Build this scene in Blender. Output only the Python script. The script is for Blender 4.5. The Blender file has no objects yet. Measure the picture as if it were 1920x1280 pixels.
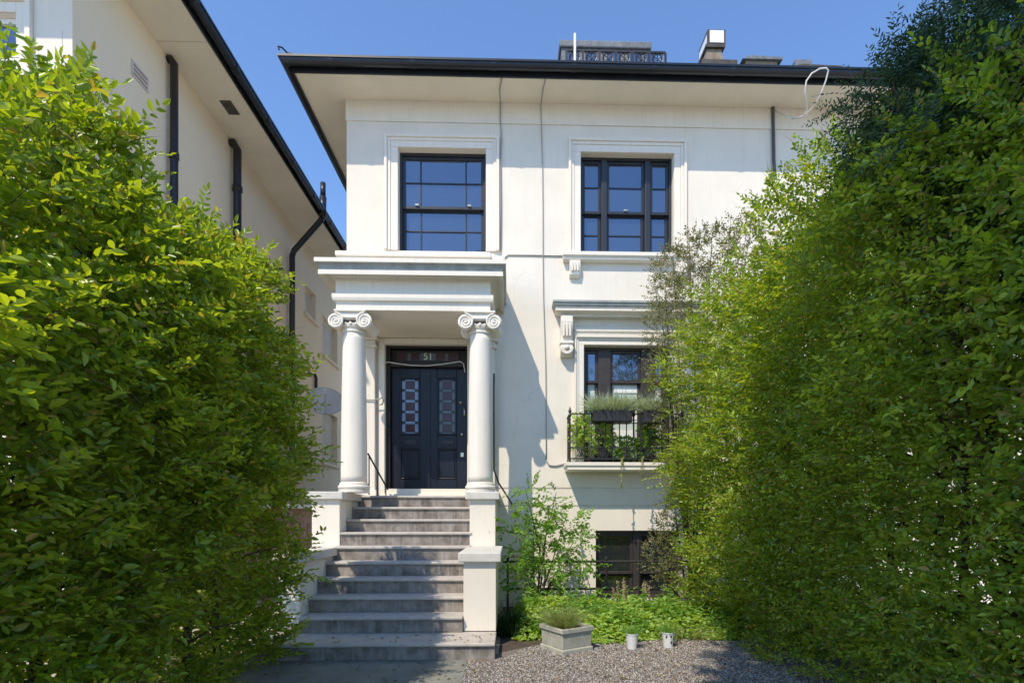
import bpy, math, random
import numpy as np
from mathutils import Vector

random.seed(7)
RNG = np.random.default_rng(11)
SC = bpy.context.scene
COL = SC.collection

# ------------------------------------------------------------------ camera
F = 1000.0                      # focal length in photo pixels (photo 1920 wide)
PU, PV, EYE = 984.6, 970.0, 1.42
YAW = math.atan(0.02765)
cam_d = bpy.data.cameras.new('camera')
cam_d.sensor_width = 36.0
cam_d.lens = 36.0 * F / 1920.0
cam_d.shift_x = -(PU - 960.0) / 1920.0
cam_d.shift_y = (PV - 640.0) / 1920.0
cam_d.clip_start = 0.05
cam_d.clip_end = 3000.0
cam = bpy.data.objects.new('camera', cam_d)
COL.objects.link(cam)
cam.location = (0, 0, EYE)
cam.rotation_euler = (math.pi / 2, 0, -YAW)
SC.camera = cam

# ------------------------------------------------------------------ light
SUN = Vector((-0.40, -0.667, 1.0)).normalized()      # towards the sun
ELEV = math.asin(SUN.z)
AZ = math.atan2(SUN.x, SUN.y)
w = bpy.data.worlds.new('World')
SC.world = w
w.use_nodes = True
nt = w.node_tree
sky = nt.nodes.new('ShaderNodeTexSky')
sky.sky_type = 'NISHITA'
sky.sun_disc = False
sky.sun_elevation = ELEV
sky.sun_rotation = AZ
sky.air_density = 0.95
sky.dust_density = 0.1
sky.ozone_density = 7.0
bg = nt.nodes['Background']
bg.inputs['Strength'].default_value = 0.15
nt.links.new(sky.outputs[0], bg.inputs[0])
sun_d = bpy.data.lights.new('sun', 'SUN')
sun_d.energy = 2.4
sun_d.angle = math.radians(0.53)
sun_d.color = (1.0, 0.88, 0.71)
sun = bpy.data.objects.new('sun', sun_d)
COL.objects.link(sun)
sun.rotation_euler = SUN.to_track_quat('Z', 'Y').to_euler()
sun.location = (-6, -10, 15)

SC.view_settings.view_transform = 'Standard'
SC.view_settings.look = 'None'
SC.view_settings.gamma = 1.0
SC.view_settings.use_curve_mapping = False
SC.view_settings.exposure = 0.95

# ------------------------------------------------------------------ measuring
_s, _c = math.sin(YAW), math.cos(YAW)
def X(u, D):
    a = (u - PU) / F
    return D * (_s + a * _c) / (_c - a * _s)
def Z(v, u, D):
    a = (u - PU) / F
    return EYE + D / (_c - a * _s) * (PV - v) / F

# ------------------------------------------------------------------ materials
MATS = {}
def mat(name, col, rough=0.7, var=0.0, scale=4.0, bump=0.0, bscale=60.0, col2=None, spec=0.3,
        metal=0.0, streak=0.0, streak_col=None, fine=0.0):
    m = bpy.data.materials.new(name)
    m.use_nodes = True
    t = m.node_tree
    b = t.nodes['Principled BSDF']
    b.inputs['Roughness'].default_value = rough
    b.inputs['Specular IOR Level'].default_value = spec
    b.inputs['Metallic'].default_value = metal
    c = (*col, 1)
    b.inputs['Base Color'].default_value = c
    tc = t.nodes.new('ShaderNodeTexCoord')
    geo = t.nodes.new('ShaderNodeNewGeometry')
    out = None
    if var > 0 or col2:
        n = t.nodes.new('ShaderNodeTexNoise')
        n.inputs['Scale'].default_value = scale
        n.inputs['Detail'].default_value = 6
        n.inputs['Roughness'].default_value = 0.6
        t.links.new(geo.outputs['Position'], n.inputs['Vector'])
        r = t.nodes.new('ShaderNodeValToRGB')
        r.color_ramp.elements[0].position = 0.32
        r.color_ramp.elements[1].position = 0.68
        c2 = col2 if col2 else tuple(x * (1 - var) for x in col)
        r.color_ramp.elements[0].color = (*c2, 1)
        r.color_ramp.elements[1].color = c
        t.links.new(n.outputs['Fac'], r.inputs['Fac'])
        out = r.outputs['Color']
    if streak > 0:
        mp = t.nodes.new('ShaderNodeMapping')
        mp.inputs['Scale'].default_value = (9, 9, 0.55)
        t.links.new(geo.outputs['Position'], mp.inputs['Vector'])
        n2 = t.nodes.new('ShaderNodeTexNoise')
        n2.inputs['Scale'].default_value = 2.2
        n2.inputs['Detail'].default_value = 7
        n2.inputs['Roughness'].default_value = 0.7
        t.links.new(mp.outputs[0], n2.inputs['Vector'])
        r2 = t.nodes.new('ShaderNodeValToRGB')
        r2.color_ramp.elements[0].position = 0.50
        r2.color_ramp.elements[0].color = (0, 0, 0, 1)
        r2.color_ramp.elements[1].position = 0.75
        r2.color_ramp.elements[1].color = (streak, streak, streak, 1)
        t.links.new(n2.outputs['Fac'], r2.inputs['Fac'])
        mx = t.nodes.new('ShaderNodeMixRGB')
        mx.inputs['Color2'].default_value = (*(streak_col or (0.25, 0.24, 0.2)), 1)
        if out: t.links.new(out, mx.inputs['Color1'])
        else: mx.inputs['Color1'].default_value = c
        t.links.new(r2.outputs['Color'], mx.inputs['Fac'])
        out = mx.outputs['Color']
    if out:
        t.links.new(out, b.inputs['Base Color'])
    if bump > 0:
        n3 = t.nodes.new('ShaderNodeTexNoise')
        n3.inputs['Scale'].default_value = bscale
        n3.inputs['Detail'].default_value = 5
        t.links.new(geo.outputs['Position'], n3.inputs['Vector'])
        bp = t.nodes.new('ShaderNodeBump')
        bp.inputs['Strength'].default_value = bump
        bp.inputs['Distance'].default_value = 0.02
        t.links.new(n3.outputs['Fac'], bp.inputs['Height'])
        t.links.new(bp.outputs[0], b.inputs['Normal'])
    MATS[name] = m
    return m

def leaf_mat(name, cols, trans=0.45, rough=0.42, spec=0.35):
    """leaf: colour varies from leaf to leaf, light passes through the blade"""
    m = bpy.data.materials.new(name)
    m.use_nodes = True
    t = m.node_tree
    t.nodes.remove(t.nodes['Principled BSDF'])
    outn = t.nodes['Material Output']
    geo = t.nodes.new('ShaderNodeNewGeometry')
    r = t.nodes.new('ShaderNodeValToRGB')
    r.color_ramp.elements.remove(r.color_ramp.elements[1])
    for i, c in enumerate(cols):
        e = r.color_ramp.elements[0] if i == 0 else r.color_ramp.elements.new(i / max(1, len(cols) - 1))
        e.color = (*c, 1)
    t.links.new(geo.outputs['Random Per Island'], r.inputs['Fac'])
    p = t.nodes.new('ShaderNodeBsdfPrincipled')
    p.inputs['Roughness'].default_value = rough
    p.inputs['Specular IOR Level'].default_value = spec
    t.links.new(r.outputs['Color'], p.inputs['Base Color'])
    tr = t.nodes.new('ShaderNodeBsdfTranslucent')
    g = t.nodes.new('ShaderNodeMixRGB')
    g.blend_type = 'MULTIPLY'
    g.inputs['Fac'].default_value = 1.0
    g.inputs['Color2'].default_value = (2.2, 1.85, 0.42, 1)
    t.links.new(r.outputs['Color'], g.inputs['Color1'])
    t.links.new(g.outputs['Color'], tr.inputs['Color'])
    ms = t.nodes.new('ShaderNodeMixShader')
    ms.inputs['Fac'].default_value = trans
    t.links.new(p.outputs[0], ms.inputs[1])
    t.links.new(tr.outputs[0], ms.inputs[2])
    t.links.new(ms.outputs[0], outn.inputs['Surface'])
    MATS[name] = m
    return m

mat('stucco', (0.82, 0.765, 0.665), 0.85, var=0.10, scale=1.3, bump=0.10, bscale=28, streak=0.16, streak_col=(0.52, 0.47, 0.39))
def add_cracks(m):
    t = m.node_tree; b = t.nodes['Principled BSDF']
    src = b.inputs['Base Color'].links[0].from_socket
    geo = t.nodes.new('ShaderNodeNewGeometry')
    nz = t.nodes.new('ShaderNodeTexNoise'); nz.inputs['Scale'].default_value = 2.5; nz.inputs['Detail'].default_value = 5
    t.links.new(geo.outputs['Position'], nz.inputs['Vector'])
    ad = t.nodes.new('ShaderNodeMixRGB'); ad.blend_type = 'ADD'; ad.inputs['Fac'].default_value = .35
    t.links.new(geo.outputs['Position'], ad.inputs['Color1']); t.links.new(nz.outputs['Color'], ad.inputs['Color2'])
    vo = t.nodes.new('ShaderNodeTexVoronoi'); vo.feature = 'DISTANCE_TO_EDGE'; vo.inputs['Scale'].default_value = .8
    t.links.new(ad.outputs['Color'], vo.inputs['Vector'])
    r = t.nodes.new('ShaderNodeValToRGB'); r.color_ramp.elements[0].position = .0; r.color_ramp.elements[0].color = (.3, .3, .3, 1)
    r.color_ramp.elements[1].position = .0045; r.color_ramp.elements[1].color = (0, 0, 0, 1)
    t.links.new(vo.outputs['Distance'], r.inputs['Fac'])
    n2 = t.nodes.new('ShaderNodeTexNoise'); n2.inputs['Scale'].default_value = .9
    t.links.new(geo.outputs['Position'], n2.inputs['Vector'])
    r2 = t.nodes.new('ShaderNodeValToRGB'); r2.color_ramp.elements[0].position = .50; r2.color_ramp.elements[1].position = .58
    t.links.new(n2.outputs['Fac'], r2.inputs['Fac'])
    mu = t.nodes.new('ShaderNodeMath'); mu.operation = 'MULTIPLY'
    t.links.new(r.outputs['Color'], mu.inputs[0]); t.links.new(r2.outputs['Color'], mu.inputs[1])
    mx = t.nodes.new('ShaderNodeMixRGB'); mx.inputs['Color2'].default_value = (.40, .36, .30, 1)
    t.links.new(src, mx.inputs['Color1']); t.links.new(mu.outputs[0], mx.inputs['Fac'])
    t.links.new(mx.outputs['Color'], b.inputs['Base Color'])
add_cracks(MATS['stucco'])
mat('stucco_trim', (0.82, 0.77, 0.68), 0.8, var=0.05, scale=2.5, bump=0.06, bscale=45, streak=0.22, streak_col=(0.48, 0.44, 0.36))
mat('soffit_paint', (0.85, 0.78, 0.64), 0.85, var=0.10, scale=1.7, bump=0.05, bscale=30)
mat('lead_trim', (0.42, 0.44, 0.43), 0.6, var=0.35, scale=5, streak=0.45, streak_col=(0.16, 0.19, 0.17))
mat('cap_stone', (0.66, 0.64, 0.59), 0.85, var=0.16, scale=9, bump=0.12, bscale=70, streak=0.12, streak_col=(0.3, 0.3, 0.26))
mat('neighbour_stucco', (0.89, 0.78, 0.60), 0.88, var=0.08, scale=0.9, bump=0.07, bscale=26, streak=0.10, streak_col=(0.5, 0.43, 0.34))
mat('neighbour_soffit', (0.85, 0.79, 0.66), 0.88, var=0.10, scale=1.5)
mat('dado', (0.62, 0.40, 0.26), 0.9, var=0.25, scale=5, bump=0.2, bscale=30)
mat('gutter_black', (0.016, 0.020, 0.026), 0.30, var=0.3, scale=6, spec=0.5)
mat('pipe_black', (0.014, 0.015, 0.018), 0.38, spec=0.5)
mat('frame_black', (0.022, 0.026, 0.034), 0.38, var=0.2, scale=9, spec=0.5)
mat('frame_brown', (0.050, 0.042, 0.042), 0.42, var=0.2, scale=9, spec=0.4)
mat('door_paint', (0.012, 0.016, 0.030), 0.36, var=0.35, scale=12, spec=0.35, bump=0.05, bscale=90)
mat('door_frame', (0.030, 0.026, 0.024), 0.45, var=0.3, scale=10)
mat('red_glass', (0.060, 0.012, 0.016), 0.25, var=0.5, scale=60, spec=0.5)
mat('sky_reflect_glass', (0.22, 0.30, 0.46), 0.22, var=0.2, scale=30, spec=0.6)  # sky reflection painted as blue into the left door leaf's border lights
mat('grey_glass', (0.10, 0.11, 0.125), 0.25, var=0.2, scale=30, spec=0.6)
mat('brass', (0.62, 0.58, 0.46), 0.3, metal=0.8)
mat('chrome', (0.62, 0.63, 0.64), 0.25, metal=0.9)
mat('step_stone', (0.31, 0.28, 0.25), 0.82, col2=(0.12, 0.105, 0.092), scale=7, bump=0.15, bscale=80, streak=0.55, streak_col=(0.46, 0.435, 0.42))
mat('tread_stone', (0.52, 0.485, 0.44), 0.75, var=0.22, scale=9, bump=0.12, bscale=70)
mat('path_asphalt', (0.27, 0.275, 0.24), 0.80, var=0.4, scale=2.2, bump=0.2, bscale=120)
mat('soil', (0.10, 0.08, 0.065), 0.95, var=0.4, scale=9, bump=0.5, bscale=40)
mat('earth', (0.47, 0.41, 0.33), 0.95, var=0.3, scale=3, bump=0.5, bscale=30)
mat('gravel_bed', (0.26, 0.225, 0.20), 0.95, var=0.5, scale=40, bump=0.6, bscale=80)
mat('slate', (0.09, 0.095, 0.105), 0.6, var=0.3, scale=5)
mat('lead_grey', (0.20, 0.215, 0.23), 0.6, var=0.4, scale=14, bump=0.3, bscale=40)
mat('chimney_brick', (0.30, 0.24, 0.18), 0.9, var=0.45, scale=9, bump=0.3, bscale=50)
mat('chimney_dark', (0.11, 0.10, 0.09), 0.9, var=0.5, scale=8, bump=0.3, bscale=40)
mat('white_plastic', (0.78, 0.79, 0.80), 0.4)
mat('cable_white', (0.68, 0.67, 0.63), 0.5)
mat('cable_grey', (0.34, 0.34, 0.33), 0.6)
mat('cable_dark', (0.10, 0.10, 0.10), 0.6)
mat('iron', (0.020, 0.020, 0.022), 0.42, spec=0.5, bump=0.1, bscale=120)
mat('planter_black', (0.040, 0.042, 0.048), 0.55, var=0.3, scale=14)
mat('planter_stone', (0.46, 0.45, 0.39), 0.9, col2=(0.32, 0.33, 0.26), scale=11, bump=0.25, bscale=90)
mat('tin_white', (0.72, 0.72, 0.71), 0.5, var=0.12, scale=30)
mat('tin_marks', (0.06, 0.06, 0.065), 0.6)
mat('bark', (0.11, 0.075, 0.052), 0.9, var=0.4, scale=14, bump=0.4, bscale=60)
mat('twig', (0.16, 0.115, 0.06), 0.8)
mat('wood_fence', (0.34, 0.22, 0.17), 0.85, var=0.35, scale=8, bump=0.15, bscale=40)
mat('brick_yellow', (0.42, 0.30, 0.17), 0.9, var=0.3, scale=7, bump=0.2, bscale=40)
mat('dish_grey', (0.52, 0.53, 0.55), 0.5, var=0.1, scale=12)
mat('blind', (0.60, 0.68, 0.66), 0.25, var=0.10, scale=3, spec=0.6)
mat('blind_white', (0.82, 0.84, 0.83), 0.5)
mat('terracotta', (0.38, 0.22, 0.15), 0.85)
mat('straw', (0.46, 0.36, 0.20), 0.9, var=0.3, scale=30)
def pebble_mat():
    m = bpy.data.materials.new('pebble'); m.use_nodes = True
    t = m.node_tree; b = t.nodes['Principled BSDF']; b.inputs['Roughness'].default_value = .85
    geo = t.nodes.new('ShaderNodeNewGeometry'); r = t.nodes.new('ShaderNodeValToRGB')
    r.color_ramp.interpolation = 'CONSTANT'
    cols = [(.26, .23, .20), (.38, .345, .31), (.13, .12, .115), (.34, .29, .24), (.55, .52, .48), (.20, .195, .195), (.36, .35, .35), (.29, .23, .17), (.085, .08, .075), (.44, .40, .34)]
    for i, c in enumerate(cols):
        e = r.color_ramp.elements[0] if i == 0 else (r.color_ramp.elements[1] if i == 1 else r.color_ramp.elements.new(i / len(cols)))
        e.position = i / len(cols); e.color = (*c, 1)
    t.links.new(geo.outputs['Random Per Island'], r.inputs['Fac']); t.links.new(r.outputs['Color'], b.inputs['Base Color'])
    MATS['pebble'] = m
pebble_mat()
mat('pebble_plain', (0.58, 0.52, 0.48), 0.85, col2=(0.24, 0.20, 0.18), scale=60)

gm = mat('window_glass', (0.024, 0.036, 0.062), 0.03, spec=0.5)  # blue of the reflected sky is put into base colour and specular tint
gp = gm.node_tree.nodes['Principled BSDF']
gp.inputs['IOR'].default_value = 2.6
gp.inputs['Specular Tint'].default_value = (0.74, 0.85, 1.0, 1)
gp.inputs['Specular IOR Level'].default_value = 0.5

gm2 = mat('dark_glass', (0.018, 0.022, 0.026), 0.06, spec=0.5)
gm2.node_tree.nodes['Principled BSDF'].inputs['IOR'].default_value = 1.75
leaf_mat('hedge_leaf', [(0.128, 0.214, 0.024), (0.214, 0.333, 0.030), (0.313, 0.440, 0.035), (0.170, 0.267, 0.030), (0.142, 0.227, 0.043), (0.356, 0.480, 0.041), (0.242, 0.360, 0.032), (0.186, 0.293, 0.032), (0.285, 0.400, 0.043), (0.343, 0.267, 0.083)], 0.46, 0.32, 0.5)
leaf_mat('hedge_leaf_right', [(0.131, 0.228, 0.030), (0.214, 0.350, 0.036), (0.328, 0.455, 0.044), (0.164, 0.273, 0.040), (0.147, 0.243, 0.057), (0.379, 0.502, 0.049), (0.248, 0.364, 0.040), (0.197, 0.304, 0.040), (0.295, 0.411, 0.049), (0.360, 0.273, 0.095)], 0.44, 0.32, 0.5)
leaf_mat('yew_leaf', [(0.029, 0.071, 0.046), (0.047, 0.102, 0.056), (0.070, 0.133, 0.066)], 0.15)
leaf_mat('grey_leaf', [(0.145, 0.167, 0.087), (0.217, 0.232, 0.123), (0.109, 0.131, 0.072), (0.275, 0.246, 0.131)], 0.3)
leaf_mat('fresh_leaf', [(0.142, 0.288, 0.057), (0.205, 0.374, 0.079), (0.118, 0.245, 0.057)], 0.45)
leaf_mat('bed_leaf', [(0.239, 0.409, 0.084), (0.334, 0.501, 0.122), (0.430, 0.561, 0.182), (0.191, 0.333, 0.068)], 0.42)
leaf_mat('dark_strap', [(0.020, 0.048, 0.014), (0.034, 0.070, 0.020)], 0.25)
leaf_mat('blue_grass', [(0.32, 0.42, 0.35), (0.42, 0.50, 0.42), (0.24, 0.33, 0.25)], 0.3)
leaf_mat('pale_grass', [(0.16, 0.24, 0.07), (0.24, 0.30, 0.11), (0.32, 0.33, 0.16)], 0.35)
leaf_mat('litter_leaf', [(0.20, 0.13, 0.06), (0.30, 0.22, 0.10), (0.14, 0.10, 0.05), (0.22, 0.22, 0.06), (0.36, 0.30, 0.16)], 0.15)
leaf_mat('street_leaf', [(0.030, 0.065, 0.014), (0.05, 0.10, 0.018)], 0.3)

# ------------------------------------------------------------------ mesh helpers
WORLD = {}
def wpos(o):
    return WORLD.get(o.name, Vector((0, 0, 0)))

def props(o, label=None, cat=None, group=None, kind=None):
    if label: o['label'] = label
    if cat: o['category'] = cat
    if group: o['group'] = group
    if kind: o['kind'] = kind
    return o

def empty(name, loc, label, cat, group=None):
    o = bpy.data.objects.new(name, None)
    o.empty_display_size = 0.2
    o.location = loc
    COL.objects.link(o)
    WORLD[o.name] = Vector(loc)
    return props(o, label, cat, group)

def link(me, name, material, parent=None, loc=Vector((0, 0, 0)), smooth=False, bevel=0.0):
    o = bpy.data.objects.new(name, me)
    COL.objects.link(o)
    if material and not me.materials:
        me.materials.append(MATS[material])
    WORLD[o.name] = Vector(loc)
    if parent:
        o.parent = parent
        o.location = Vector(loc) - wpos(parent)
    else:
        o.location = loc
    if smooth:
        me.polygons.foreach_set('use_smooth', [True] * len(me.polygons))
    if bevel > 0:
        b = o.modifiers.new('bevel', 'BEVEL')
        b.width = bevel
        b.segments = 2
        b.limit_method = 'ANGLE'
        b.angle_limit = math.radians(40)
    return o

class MB:
    def __init__(self):
        self.v = []; self.f = []
    def box(self, x0, x1, y0, y1, z0, z1):
        if x0 > x1: x0, x1 = x1, x0
        if y0 > y1: y0, y1 = y1, y0
        if z0 > z1: z0, z1 = z1, z0
        n = len(self.v)
        self.v += [(x0, y0, z0), (x1, y0, z0), (x1, y1, z0), (x0, y1, z0),
                   (x0, y0, z1), (x1, y0, z1), (x1, y1, z1), (x0, y1, z1)]
        self.f += [(n, n+3, n+2, n+1), (n+4, n+5, n+6, n+7), (n, n+1, n+5, n+4),
                   (n+1, n+2, n+6, n+5), (n+2, n+3, n+7, n+6), (n+3, n, n+4, n+7)]
        return self
    def poly(self, pts):
        n = len(self.v)
        self.v += [tuple(p) for p in pts]
        self.f.append(tuple(range(n, n + len(pts))))
        return self
    def prism(self, pts, d):
        """closed polygon pts extruded by vector d"""
        n = len(self.v); k = len(pts); d = Vector(d)
        self.v += [tuple(p) for p in pts] + [tuple(Vector(p) + d) for p in pts]
        self.f.append(tuple(range(n + k - 1, n - 1, -1)))
        self.f.append(tuple(range(n + k, n + 2 * k)))
        for i in range(k):
            j = (i + 1) % k
            self.f.append((n + i, n + j, n + k + j, n + k + i))
        return self
    def tube(self, pts, r, n=8, cap=True):
        pts = [Vector(p) for p in pts]
        rs = r if isinstance(r, (list, tuple)) else [r] * len(pts)
        b = len(self.v)
        prev = None
        for i, p in enumerate(pts):
            t = (pts[min(i + 1, len(pts) - 1)] - pts[max(i - 1, 0)])
            if t.length < 1e-9: t = Vector((0, 0, 1))
            t.normalize()
            if prev is None:
                a = Vector((1, 0, 0)) if abs(t.x) < 0.9 else Vector((0, 1, 0))
            else: a = prev
            u_ = (a - t * a.dot(t)).normalized()
            v_ = t.cross(u_)
            prev = u_
            for k in range(n):
                an = 2 * math.pi * k / n
                self.v.append(tuple(p + (u_ * math.cos(an) + v_ * math.sin(an)) * rs[i]))
        for i in range(len(pts) - 1):
            for k in range(n):
                q = (k + 1) % n
                self.f.append((b + i*n + k, b + i*n + q, b + (i+1)*n + q, b + (i+1)*n + k))
        if cap:
            self.f.append(tuple(b + k for k in range(n - 1, -1, -1)))
            e = b + (len(pts) - 1) * n
            self.f.append(tuple(e + k for k in range(n)))
        return self
    def lathe(self, prof, cx, cy, n=32):
        """prof: list of (radius, z)"""
        b = len(self.v)
        for r, z in prof:
            for k in range(n):
                an = 2 * math.pi * k / n
                self.v.append((cx + r * math.cos(an), cy + r * math.sin(an), z))
        for i in range(len(prof) - 1):
            for k in range(n):
                q = (k + 1) % n
                self.f.append((b + i*n + k, b + i*n + q, b + (i+1)*n + q, b + (i+1)*n + k))
        self.f.append(tuple(b + k for k in range(n - 1, -1, -1)))
        e = b + (len(prof) - 1) * n
        self.f.append(tuple(e + k for k in range(n)))
        return self
    def sweep(self, prof, loopfn, closed_path=False):
        """prof: list of (offset, z); loopfn(offset) -> list of xy points along the path"""
        b = len(self.v); m = None
        for o, z in prof:
            l = loopfn(o); m = len(l)
            self.v += [(p[0], p[1], z) for p in l]
        for i in range(len(prof) - 1):
            for k in range(m if closed_path else m - 1):
                q = (k + 1) % m
                self.f.append((b + i*m + k, b + (i+1)*m + k, b + (i+1)*m + q, b + i*m + q))
        return self
    def build(self, name, material, parent=None, smooth=False, bevel=0.0):
        a = np.array(self.v)
        c = Vector(((a[:, 0].min() + a[:, 0].max()) / 2, (a[:, 1].min() + a[:, 1].max()) / 2, a[:, 2].min()))
        me = bpy.data.meshes.new(name)
        me.from_pydata([(x - c.x, y - c.y, z - c.z) for x, y, z in self.v], [], self.f)
        me.update()
        return link(me, name, material, parent, c, smooth, bevel)

def bx(name, material, parent, x0, x1, y0, y1, z0, z1, bevel=0.0):
    return MB().box(x0, x1, y0, y1, z0, z1).build(name, material, parent, bevel=bevel)

def np_mesh(name, verts, faces, material, parent=None, smooth=False):
    """verts (n,3) array, faces (m,k) array"""
    c = np.array([(verts[:, 0].min() + verts[:, 0].max()) / 2, (verts[:, 1].min() + verts[:, 1].max()) / 2, verts[:, 2].min()])
    me = bpy.data.meshes.new(name)
    k = faces.shape[1]
    me.vertices.add(len(verts))
    me.vertices.foreach_set('co', (verts - c).astype(np.float32).ravel())
    me.loops.add(faces.size)
    me.loops.foreach_set('vertex_index', faces.astype(np.int32).ravel())
    me.polygons.add(len(faces))
    me.polygons.foreach_set('loop_start', np.arange(0, faces.size, k, dtype=np.int32))
    me.polygons.foreach_set('loop_total', np.full(len(faces), k, dtype=np.int32))
    me.update()
    me.validate()
    return link(me, name, material, parent, Vector(c), smooth)

def unit(a):
    return a / np.maximum(np.linalg.norm(a, axis=1, keepdims=True), 1e-9)

def leaf_geo(P, Dn, Nn, L, W, fold=0.25, droop=0.15):
    """P base points, Dn direction, Nn blade normal, L length, W width: two folded quads a leaf"""
    n = len(P)
    Dn = unit(Dn); Nn = unit(Nn - Dn * np.sum(Nn * Dn, axis=1, keepdims=True)); S = np.cross(Dn, Nn)
    L = L[:, None]; W = W[:, None]
    up = Nn * W * fold
    dr = -Nn * L * droop
    v = np.empty((n, 6, 3))
    v[:, 0] = P
    v[:, 1] = P + Dn * L * .30 + S * W * .46 + up
    v[:, 2] = P + Dn * L * .66 + S * W * .40 + up + dr * .5
    v[:, 3] = P + Dn * L + dr
    v[:, 4] = P + Dn * L * .66 - S * W * .40 + up + dr * .5
    v[:, 5] = P + Dn * L * .30 - S * W * .46 + up
    base = (np.arange(n) * 6)[:, None]
    f = np.concatenate([base + np.array([[0, 1, 2, 3]]), base + np.array([[0, 3, 4, 5]])], 0)
    return v.reshape(-1, 3), f

def wob(p, seed, s=1.0):
    """smooth pseudo noise in about -1..1"""
    r = np.random.default_rng(seed)
    o = np.zeros(len(p))
    for i in range(9):
        k = r.normal(size=3); k /= np.linalg.norm(k)
        fr = s * (0.7 + 0.55 * i)
        o += np.sin(p @ k * fr + r.uniform(0, 6.28)) / (1 + .3 * i)
    return o / 3.2

def shoots(P, Dn, Up, Ls, nl, leafL, leafW, rng, spread=0.95, jitter=0.35):
    """sprays: leaves alternate along each shoot"""
    n = len(P)
    Dn = unit(Dn)
    Nn = unit(Up - Dn * np.sum(Up * Dn, axis=1, keepdims=True))
    S = np.cross(Dn, Nn)
    ps, ds, ns, ls, ws = [], [], [], [], []
    for i in range(nl):
        t = (i + .6) / nl
        side = 1 if i % 2 else -1
        last = i == nl - 1
        pos = P + Dn * (Ls * t)[:, None] - np.array([0, 0, 1]) * (Ls * t * t * .22)[:, None]
        d = Dn * (1.0 if last else .65) + S * (0 if last else side * spread) + rng.normal(size=(n, 3)) * jitter * .55
        nn = Nn + rng.normal(size=(n, 3)) * jitter
        sc = (1.0 - .35 * abs(t - .5) * 2) * rng.uniform(.6, 1.28, n)
        ps.append(pos); ds.append(d); ns.append(nn); ls.append(leafL * sc); ws.append(leafW * sc)
    return (np.concatenate(ps), np.concatenate(ds), np.concatenate(ns), np.concatenate(ls), np.concatenate(ws))

def blades(n, fn, rng, seg=4):
    """grass blades; fn(rng,n) -> base (n,3), dir (n,3) start direction, length, width, droop"""
    P, Dd, L, W, dr = fn(rng, n)
    Dd = unit(Dd)
    S = unit(np.cross(Dd, rng.normal(size=(n, 3))))
    rows = []
    for i in range(seg + 1):
        t = i / seg
        c = P + Dd * (L * t)[:, None] - np.array([0, 0, 1.0]) * (L * t * t * dr)[:, None]
        wv = S * (W * (1 - .92 * t) * .5)[:, None]
        rows += [c - wv, c + wv]
    v = np.stack(rows, 1)
    k = 2 * (seg + 1)
    base = (np.arange(n) * k)[:, None]
    f = np.concatenate([base + np.array([[2*i, 2*i+1, 2*i+3, 2*i+2]]) for i in range(seg)], 0)
    return v.reshape(-1, 3), f

def wall_mesh(mb, x0, x1, z0, z1, y, holes, reveal=0.15):
    """front face at depth y with rectangular openings (hx0,hx1,hz0,hz1) and reveals behind them"""
    xs = sorted({x0, x1, *[min(max(h[i], x0), x1) for h in holes for i in (0, 1)]})
    zs = sorted({z0, z1, *[min(max(h[i], z0), z1) for h in holes for i in (2, 3)]})
    for i in range(len(xs) - 1):
        for j in range(len(zs) - 1):
            cx, cz = (xs[i] + xs[i+1]) / 2, (zs[j] + zs[j+1]) / 2
            if any(h[0] < cx < h[1] and h[2] < cz < h[3] for h in holes): continue
            mb.poly([(xs[i], y, zs[j]), (xs[i+1], y, zs[j]), (xs[i+1], y, zs[j+1]), (xs[i], y, zs[j+1])])
    for h in holes:
        a, b = max(h[2], z0), min(h[3], z1)
        if a >= b: continue
        yb = y + reveal
        mb.poly([(h[0], y, a), (h[0], y, b), (h[0], yb, b), (h[0], yb, a)])
        mb.poly([(h[1], y, a), (h[1], yb, a), (h[1], yb, b), (h[1], y, b)])
        if h[3] <= z1: mb.poly([(h[0], y, b), (h[1], y, b), (h[1], yb, b), (h[0], yb, b)])
        if h[2] >= z0: mb.poly([(h[0], y, a), (h[0], yb, a), (h[1], yb, a), (h[1], y, a)])
    return mb

# ================================================================== SETTING
DW = 8.5                                    # facade plane
g = MB().poly([(-400, -400, 0), (400, -400, 0), (400, 600, 0), (-400, 600, 0)]).build('ground', 'earth')
props(g, kind='structure')
gv = MB().poly([(-0.40, -3, .004), (3.4, -3, .004), (3.4, 6.2, .004), (1.9, 6.45, .004), (0.9, 6.25, .004), (0.2, 6.05, .004), (-.1, 5.6, .004), (-0.40, 5.3, .004)]).build('gravel_drive', 'gravel_bed')
props(gv, kind='structure')
so = MB().poly([(-.12, 5.6, .005), (.3, 5.95, .005), (3.6, 6.1, .005), (3.6, 8.49, .005), (-.12, 8.49, .005)]).build('bed_soil', 'soil')
props(so, kind='structure')
for hx_ in (-2.75, 3.2):
    hs_ = MB().poly([(hx_ - .75, .8, .003), (hx_ + .6, .8, .003), (hx_ + .6, 5.55, .003), (hx_ - .75, 5.55, .003)]).build('hedge_soil', 'soil')
    props(hs_, kind='structure')
pa = MB().box(-2.6, -.42, -3, 5.315, -.1, .010).build('path', 'path_asphalt', bevel=.006)
props(pa, kind='structure')

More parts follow.
